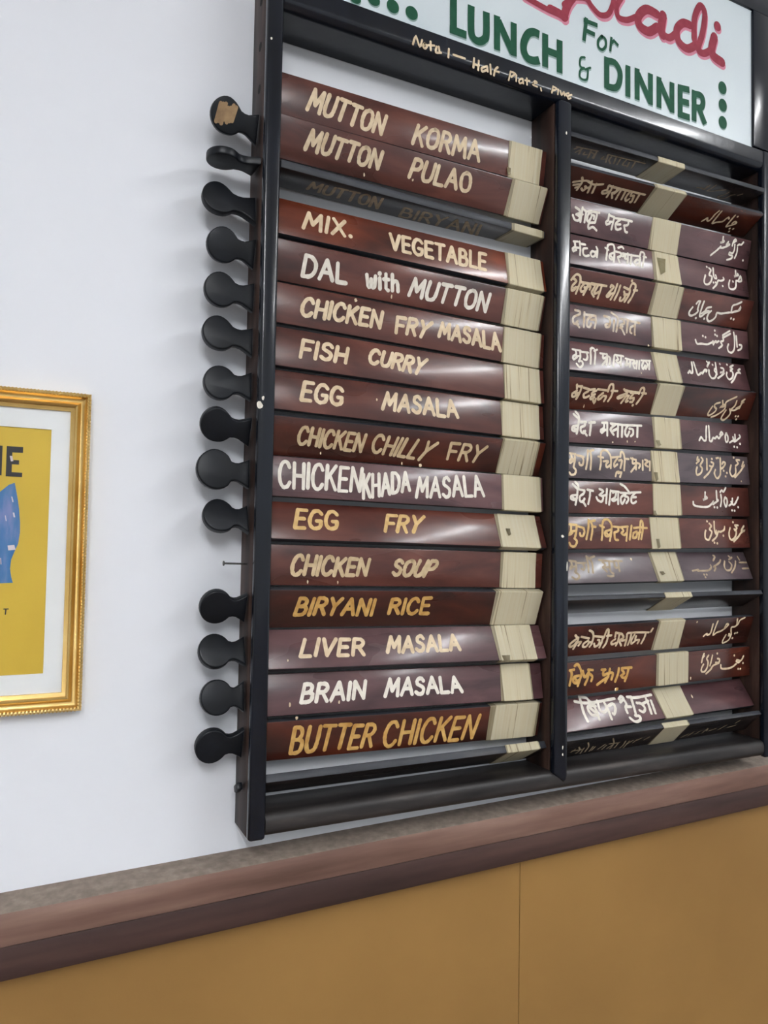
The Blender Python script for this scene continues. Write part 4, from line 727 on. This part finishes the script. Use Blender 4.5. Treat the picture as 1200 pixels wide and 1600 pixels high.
def handle(x_tip, zc, t, root, r=20.5, root_x=-25.0, mat=None):
    """flat paddle handle outside the left post: round head, waisted neck, flared root"""
    rz = r * 1.06
    cx = x_tip + r
    up = [(cx - r * math.cos(a), rz * math.sin(a)) for a in [math.radians(d) for d in range(0, 133, 12)]]
    nx, nz = up[-1]
    L = root_x - nx
    up += [(nx + L * 0.14, 13.6), (nx + L * 0.32, 12.4), (nx + L * 0.5, 13.0), (nx + L * 0.75, 16.5), (root_x, 20.5)]
    pts = []
    for i, (x, z) in enumerate(up):
        k = max(0.0, min(1.0, (x - cx) / max(1e-6, (root_x - cx))))
        pts.append((x, z + zc * (1 - k)))
    low = []
    for (x, z) in reversed(up[1:]):
        k = max(0.0, min(1.0, (x - cx) / max(1e-6, (root_x - cx))))
        low.append((x, -z + zc * (1 - k)))
    b = BM(); b.prism(pts + low, 'y', -t / 2, t / 2, 2.2, 3)
    return b.done('handle', mat or M['handle_black'], root, True)

ORD = ['first', 'second', 'third', 'fourth', 'fifth', 'sixth', 'seventh', 'eighth', 'ninth', 'tenth', 'eleventh', 'twelfth',
       'thirteenth', 'fourteenth', 'fifteenth', 'sixteenth', 'seventeenth', 'eighteenth']
LEFT_LABEL = {
 1: 'red-brown slat lettered MUTTON KORMA, topmost in the left column, without handle',
 2: 'red-brown slat lettered MUTTON PULAO, its round handle worn to bare wood',
 3: 'slat tipped almost flat with dim lettering, between the MUTTON PULAO and MIX. VEGETABLE slats',
 4: 'reddish slat lettered MIX. VEGETABLE with black paddle handle',
 5: 'brown slat lettered DAL with MUTTON, with black paddle handle',
 6: 'brown slat lettered CHICKEN FRY MASALA, with black paddle handle',
 7: 'shiny brown slat lettered FISH CURRY, with black paddle handle',
 8: 'brown slat lettered EGG MASALA, with black paddle handle',
 9: 'dark slat tipped downwards, lettered CHICKEN CHILLY FRY, with black handle',
 10: 'slat lettered CHICKEN KHADA MASALA in crowded white letters, with the largest handle',
 11: 'slat tipped upwards, lettered EGG FRY in golden letters, with black handle',
 12: 'brown slat lettered CHICKEN SOUP, with a nail where the handle was',
 13: 'dark slat tipped downwards, lettered BIRYANI RICE in ochre',
 14: 'plum slat tipped upwards, lettered LIVER MASALA, with black handle',
 15: 'plum slat lettered BRAIN MASALA in white letters',
 16: 'dark slat lettered BUTTER CHICKEN in tall ochre letters, lowest readable one in left column',
 17: 'narrow black slat tipped almost flat at the foot of the left column, below BUTTER CHICKEN'}
RIGHT_LABEL = {
 1: 'slat tipped almost flat with dim Hindi lettering, topmost in the right column',
 2: 'dark slat tipped downwards, Hindi for chana masala, second from top in right column',
 3: 'grey-brown slat lettered in Hindi and Urdu for aloo matar, third in right column',
 4: 'slat with crumpled shiny paper band, Hindi for mutton biryani, fourth in right column',
 5: 'dark red slat in Hindi and Urdu for mix bhaji, fifth in right column',
 6: 'grey-brown slat with very white band, Hindi for dal gosht, sixth in right column',
 7: 'slat with three Hindi words for murgi fry masala, seventh in right column',
 8: 'dark red slat tipped downwards, Hindi for machhli kadi, eighth in right column',
 9: 'plum slat lettered in Hindi for baida masala, ninth in right column',
 10: 'grey slat with three Hindi words for murgi chilli fry, tenth in right column',
 11: 'red-brown slat in Hindi and Urdu for baida omelet, eleventh in right column',
 12: 'brown slat with golden Hindi lettering for murgi biryani, twelfth in right column',
 13: 'grey slat tipped upwards with faded Hindi for murgi soup, thirteenth in right column',
 14: 'dark slat tipped almost flat between bright gaps of wall, below the grey murgi soup slat',
 15: 'dark slat in Hindi and Urdu for kaleji masala, just below the bright gap',
 16: 'dark red slat with ochre Hindi lettering for beef fry',
 17: 'plum slat tipped upwards with big white Hindi lettering and no Urdu, near the bottom right',
 18: 'slat tipped down at the foot of the right column with dim lettering'}
LEFT_MAT = {1: 'slat_brown', 2: 'slat_brown', 3: 'slat_black', 4: 'slat_red', 5: 'slat_brown', 6: 'slat_brown', 7: 'slat_brown', 8: 'slat_brown', 9: 'slat_dark',
            10: 'slat_plum', 11: 'slat_brown', 12: 'slat_brown', 13: 'slat_dark', 14: 'slat_plum', 15: 'slat_plum', 16: 'slat_dark', 17: 'slat_black'}
RIGHT_MAT = {1: 'slat_black', 2: 'slat_dark', 3: 'slat_plum', 4: 'slat_plum', 5: 'slat_brown', 6: 'slat_plum', 7: 'slat_plum', 8: 'slat_dark', 9: 'slat_plum', 10: 'slat_grey',
             11: 'slat_brown', 12: 'slat_brown', 13: 'slat_grey', 14: 'slat_black', 15: 'slat_dark', 16: 'slat_dark', 17: 'slat_plum', 18: 'slat_black'}
ROOTS_LEFT, ROOTS_RIGHT = {}, {}
HL, TL_ = 57.5, 11.6
HR, TR_ = 56.6, 9.0

def pin(root, x0, x1):
    b = BM(); b.cyl((x0, 0, 0), (x1, 0, 0), 4.0, 12)
    return b.done('pivot_pin', M['handle_black'], root, True)

for i, (z, tilt, roll, b0, b1) in enumerate(SLATS_LEFT, 1):
    root = empty('dish_sign', slat_matrix(0, z, tilt, roll))
    ROOTS_LEFT[i] = root
    tag(root, LEFT_LABEL[i], 'sign', 'dish signs of the left column')
    slat_board(HL, TL_, 1.5, 477, M[LEFT_MAT[i]], root)
    b1 = min(b1, 474); b0 = min(b0, 408)
    if i == 17:
        b0, b1 = 397, 463
    price_band(HL, TL_, b0, b1, root, i)
    if i in LATIN:
        colr, words = LATIN[i]
        wid = {9: 5.2, 10: 5.4, 16: 6.0, 3: 5.0, 5: 6.0}.get(i, 5.9)
        for wd, *q in words:
            q = [tuple(float(a) for a in s_.split(',')) for s_ in q]
            paint_mesh('lettering', [(wid, False, word_polys(wd, *q), -TL_ / 2 - 0.2)], M[colr], root)
    if i in HANDLES:
        tip, zc = HANDLES[i]
        hd = handle(tip, zc, TL_, root, {10: 26.0}.get(i, 22.5))
        if i == 2:
            tr = random.Random(3)
            polys = [[(tip + 12 + k * 3.6, zc + 14 - k * 0.6 + tr.uniform(-3, 3)), (tip + 8 + k * 3.6, zc - 12 + k + tr.uniform(-3, 3))] for k in range(7)]
            paint_mesh('worn_patch', [(5.0, False, polys, -TL_ / 2 - 0.15)], M['bare_wood'], hd)
    if i == 12:
        b = BM(); b.cyl((-56, 0, 0), (-23.7, 0, 0), 1.3, 10); b.cyl((-57.4, 0, 0), (-56, 0, 0), 3.4, 12)
        b.done('nail', M['steel'], root, True)
    if i == 17:
        b = BM(); b.box(-33, -25, -5, 5, -9, 9, 2)
        b.done('handle_stub', M['handle_black'], root, True)

for i, (z, tilt, roll, b0, b1) in enumerate(SLATS_RIGHT, 1):
    root = empty('dish_sign', slat_matrix(XC1, z, tilt, roll))
    ROOTS_RIGHT[i] = root
    tag(root, RIGHT_LABEL[i], 'sign', 'dish signs of the right column')
    slat_board(HR, TR_, 1.5, 474.5, M[RIGHT_MAT[i]], root)
    price_band(HR, TR_, b0, b1, root, 100 + i)
    if i in HINDI:
        colr, wpx, s_ = HINDI[i]
        paint_mesh('hindi_lettering', [(wpx * 1.16, False, [smooth(q) for q in parse(s_)], -TR_ / 2 - 0.2)], M[colr], root)
    if i in URDU:
        colr, wpx, s_ = URDU[i]
        paint_mesh('urdu_lettering', [(wpx * 1.18, False, [smooth(q) for q in parse(s_)], -TR_ / 2 - 0.2)], M[colr], root)

# small chips of pale paint and bare wood on the frame
def chip(name, x, z, rx, rz, y, mat, parent, off=None):
    rc = random.Random(int(x * 7 + z))
    bm = bmesh.new()
    vs = []
    for k in range(9):
        a = 2 * math.pi * k / 9; q = rc.uniform(0.7, 1.15)
        vs.append(bm.verts.new(((x + rx * q * math.cos(a)) * S, y * S, (z + rz * q * math.sin(a)) * S)))
    f_ = bm.faces.new(vs); f_.normal_update()
    if f_.normal.y > 0:
        f_.normal_flip()
    me = bpy.data.meshes.new(name); bm.to_mesh(me); bm.free(); me.materials.append(mat)
    return link(bpy.data.objects.new(name, me), parent)
for x, z, rx, rz in CHIPS_LEFT:
    chip('paint_chip', x, z, rx, rz, -D - 0.15, M['white'], left_post)
for x, z, rx, rz in CHIPS_MID:
    chip('paint_chip', x, z, rx, rz, -D - 0.15, M['white'], mid_post)
for i_, x, z, rx, rz in DRIPS_LEFT:
    chip('paint_drip', x, z, rx, rz, -TL_ / 2 - 0.25, M['cream'], ROOTS_LEFT[i_])
for i_, x, z, rx, rz in DRIPS_RIGHT:
    chip('paint_drip', x, z, rx, rz, -TR_ / 2 - 0.25, M['cream'], ROOTS_RIGHT[i_])

# torn and curled bits of the paper bands
def flap(root, x, z, wd, ht, lift, y, mat):
    bm = bmesh.new()
    n = 5
    A_, B_ = [], []
    for k in range(n + 1):
        u = k / n
        yy = y - lift * u * u - 0.3
        A_.append(bm.verts.new(((x - wd / 2 * (1 - 0.35 * u)) * S, yy * S, (z - ht * u) * S)))
        B_.append(bm.verts.new(((x + wd / 2 * (1 - 0.55 * u)) * S, (yy - 0.8 * u) * S, (z - ht * u * 0.8) * S)))
    for k in range(n):
        bm.faces.new((A_[k], B_[k], B_[k + 1], A_[k + 1]))
    bmesh.ops.solidify(bm, geom=list(bm.faces), thickness=0.25 * S)
    me = bpy.data.meshes.new('torn_flap'); bm.to_mesh(me); bm.free(); me.materials.append(mat)
    for q in me.polygons:
        q.use_smooth = True
    return link(bpy.data.objects.new('torn_flap', me), root)
for side, i_, x, z, wd, ht, lift in FLAPS:
    rt = (ROOTS_LEFT if side == 'L' else ROOTS_RIGHT)[i_]
    flap(rt, x, z, wd, ht, lift, -(TL_ if side == 'L' else TR_) / 2 - 1.0, M['clear_tape'] if (side, i_) == ('R', 4) else M['paper_edge'])

# ------------------------------------------------------------------ the framed poster on the left
PX1, PZ0, PZ1 = -229.5, -289.5, 118.5
PX0 = PX1 - 330
pic = empty('framed_poster', Matrix.Translation(((PX0 + PX1) / 2 * S, 0, Z0 + PZ0 * S)))
tag(pic, 'gold-framed yellow poster with blue figure and white mat, on the white wall', 'picture')
poff = (-(PX0 + PX1) / 2 * S, 0, -PZ0 * S)
def ppart(o):
    o.location = poff
    return o
def frame_mesh():
    # moulding profile: distance inwards from the outer edge, height off the wall
    prof = [(0, 1), (0, 15), (1.2, 18.5), (3.2, 20), (5.4, 19), (6.2, 16.5), (9.0, 14), (12.0, 13.8), (14.0, 15.5), (15.2, 18.5), (17, 19.5), (18.8, 18),
            (19.4, 14.5), (21.5, 13.5), (24.0, 12.5), (24.3, 8.0), (24.3, 1)]
    bm = bmesh.new()
    rings = []
    for d, hgt in prof:
        x0, x1, z0, z1 = PX0 + d, PX1 - d, PZ0 + d, PZ1 - d
        rings.append([bm.verts.new((x * S, -hgt * S, z * S)) for x, z in ((x0, z0), (x1, z0), (x1, z1), (x0, z1))])
    for a, b_ in zip(rings, rings[1:]):
        for k in range(4):
            bm.faces.new((a[k], a[(k + 1) % 4], b_[(k + 1) % 4], b_[k]))
    t = BM(); t.b.free(); t.b = bm
    # rope-like ridges running along the outer lip
    def ridges(p0, p1, horizontal):
        n = int(abs(p1 - p0) / 4.2)
        for k in range(n):
            a = p0 + (p1 - p0) * (k + 0.5) / n
            if horizontal:
                for zz, sgn in ((PZ0, 1), (PZ1, -1)):
                    t.cyl((a - 1.2, -17.4, zz + sgn * 0.6), (a + 1.2, -19.8, zz + sgn * 5.2), 1.15, 6)
            else:
                for xx, sgn in ((PX0, 1), (PX1, -1)):
                    t.cyl((xx + sgn * 0.6, -17.4, a - 1.2), (xx + sgn * 5.2, -19.8, a + 1.2), 1.15, 6)
    ridges(PX0 + 5, PX1 - 5, True); ridges(PZ0 + 5, PZ1 - 5, False)
    return t.done('frame', M['gold_frame'], pic, True)
ppart(frame_mesh())
AX0, AX1, AZ0, AZ1 = PX0 + 46, -275.5, -240.5, 69.5
b = BM()
MX0, MX1, MZ0, MZ1 = PX0 + 23, PX1 - 23, PZ0 + 23, PZ1 - 23
b.box(MX0, MX1, -9.5, -8, MZ0, AZ0); b.box(MX0, MX1, -9.5, -8, AZ1, MZ1); b.box(MX0, AX0, -9.5, -8, AZ0, AZ1); b.box(AX1, MX1, -9.5, -8, AZ0, AZ1)
ppart(b.done('mat_board', M['mat_board'], pic))
b = BM(); b.box(AX0 - 4, AX1 + 4, -7.6, -4, AZ0 - 4, AZ1 + 4)
pr = ppart(b.done('print', M['art_yellow'], pic))
def print_poly(name, polys, mat, y):
    bm = bmesh.new()
    for k, q in enumerate(polys):
        bm.faces.new([bm.verts.new((x * S, (y - 0.02 * k) * S, zz * S)) for x, zz in q])
    for f_ in bm.faces:
        f_.normal_update()
        if f_.normal.y > 0:
            f_.normal_flip()
    me = bpy.data.meshes.new(name); bm.to_mesh(me); bm.free(); me.materials.append(mat)
    return link(bpy.data.objects.new(name, me), pr)
def rect(x0, x1, z0, z1):
    return [(x0, z0), (x1, z0), (x1, z1), (x0, z1)]
title = [rect(-326, -319.5, 8, 45), rect(-326, -307.5, 37.5, 45), rect(-326, -311.5, 22.5, 28), rect(-326, -307.5, 7, 12.5),
         rect(-337.5, -330.6, 8, 45)]
print_poly('title_lettering', title, M['art_black'], -7.8)
blue = [(-315.5, -0.6), (-312, -18), (-309.6, -33), (-307.9, -50), (-307.6, -63), (-309.2, -77), (-313.0, -87), (-316.4, -97), (-317.3, -108), (-315.6, -119), (-313.5, -126),
        (-330, -126.5), (-352, -124), (-352, -60), (-346, -30), (-331.5, -12.6), (-321.9, -3.3)]
fig = print_poly('blue_figure', [blue], M['art_blue'], -7.8)
flk = [[(-319, -18), (-317.6, -18.4), (-316.0, -25), (-317.4, -25)], [(-316.6, -38), (-314.8, -38), (-313.6, -44), (-315.4, -44)],
       [(-325.3, -42), (-324.3, -42), (-323, -49), (-324, -49)], [(-321, -79.5), (-313.5, -78.5), (-311.8, -84.5), (-320, -85.5)],
       [(-328.6, -95), (-327.6, -95), (-327, -103), (-328, -103)], [(-322.4, 33), (-319.4, 33), (-318.0, 26.5), (-320.8, 26)]]
print_poly('pale_flecks', flk, M['art_pale'], -8.0)
NTs = [(1.3, False, parse('-333,-164.8 -333,-158.2;-333,-158.2 -328.6,-164.8;-328.6,-164.8 -328.6,-158.2;-322.6,-158.4 -317.6,-158.4;-320.2,-158.4 -320.6,-165'), -7.8)]
paint_mesh('caption_lettering', NTs, M['art_black'], pr)
b = BM(); b.box(MX0, MX1, -12.2, -11.2, MZ0, MZ1)
ppart(b.done('glass_pane', M['glass'], pic))
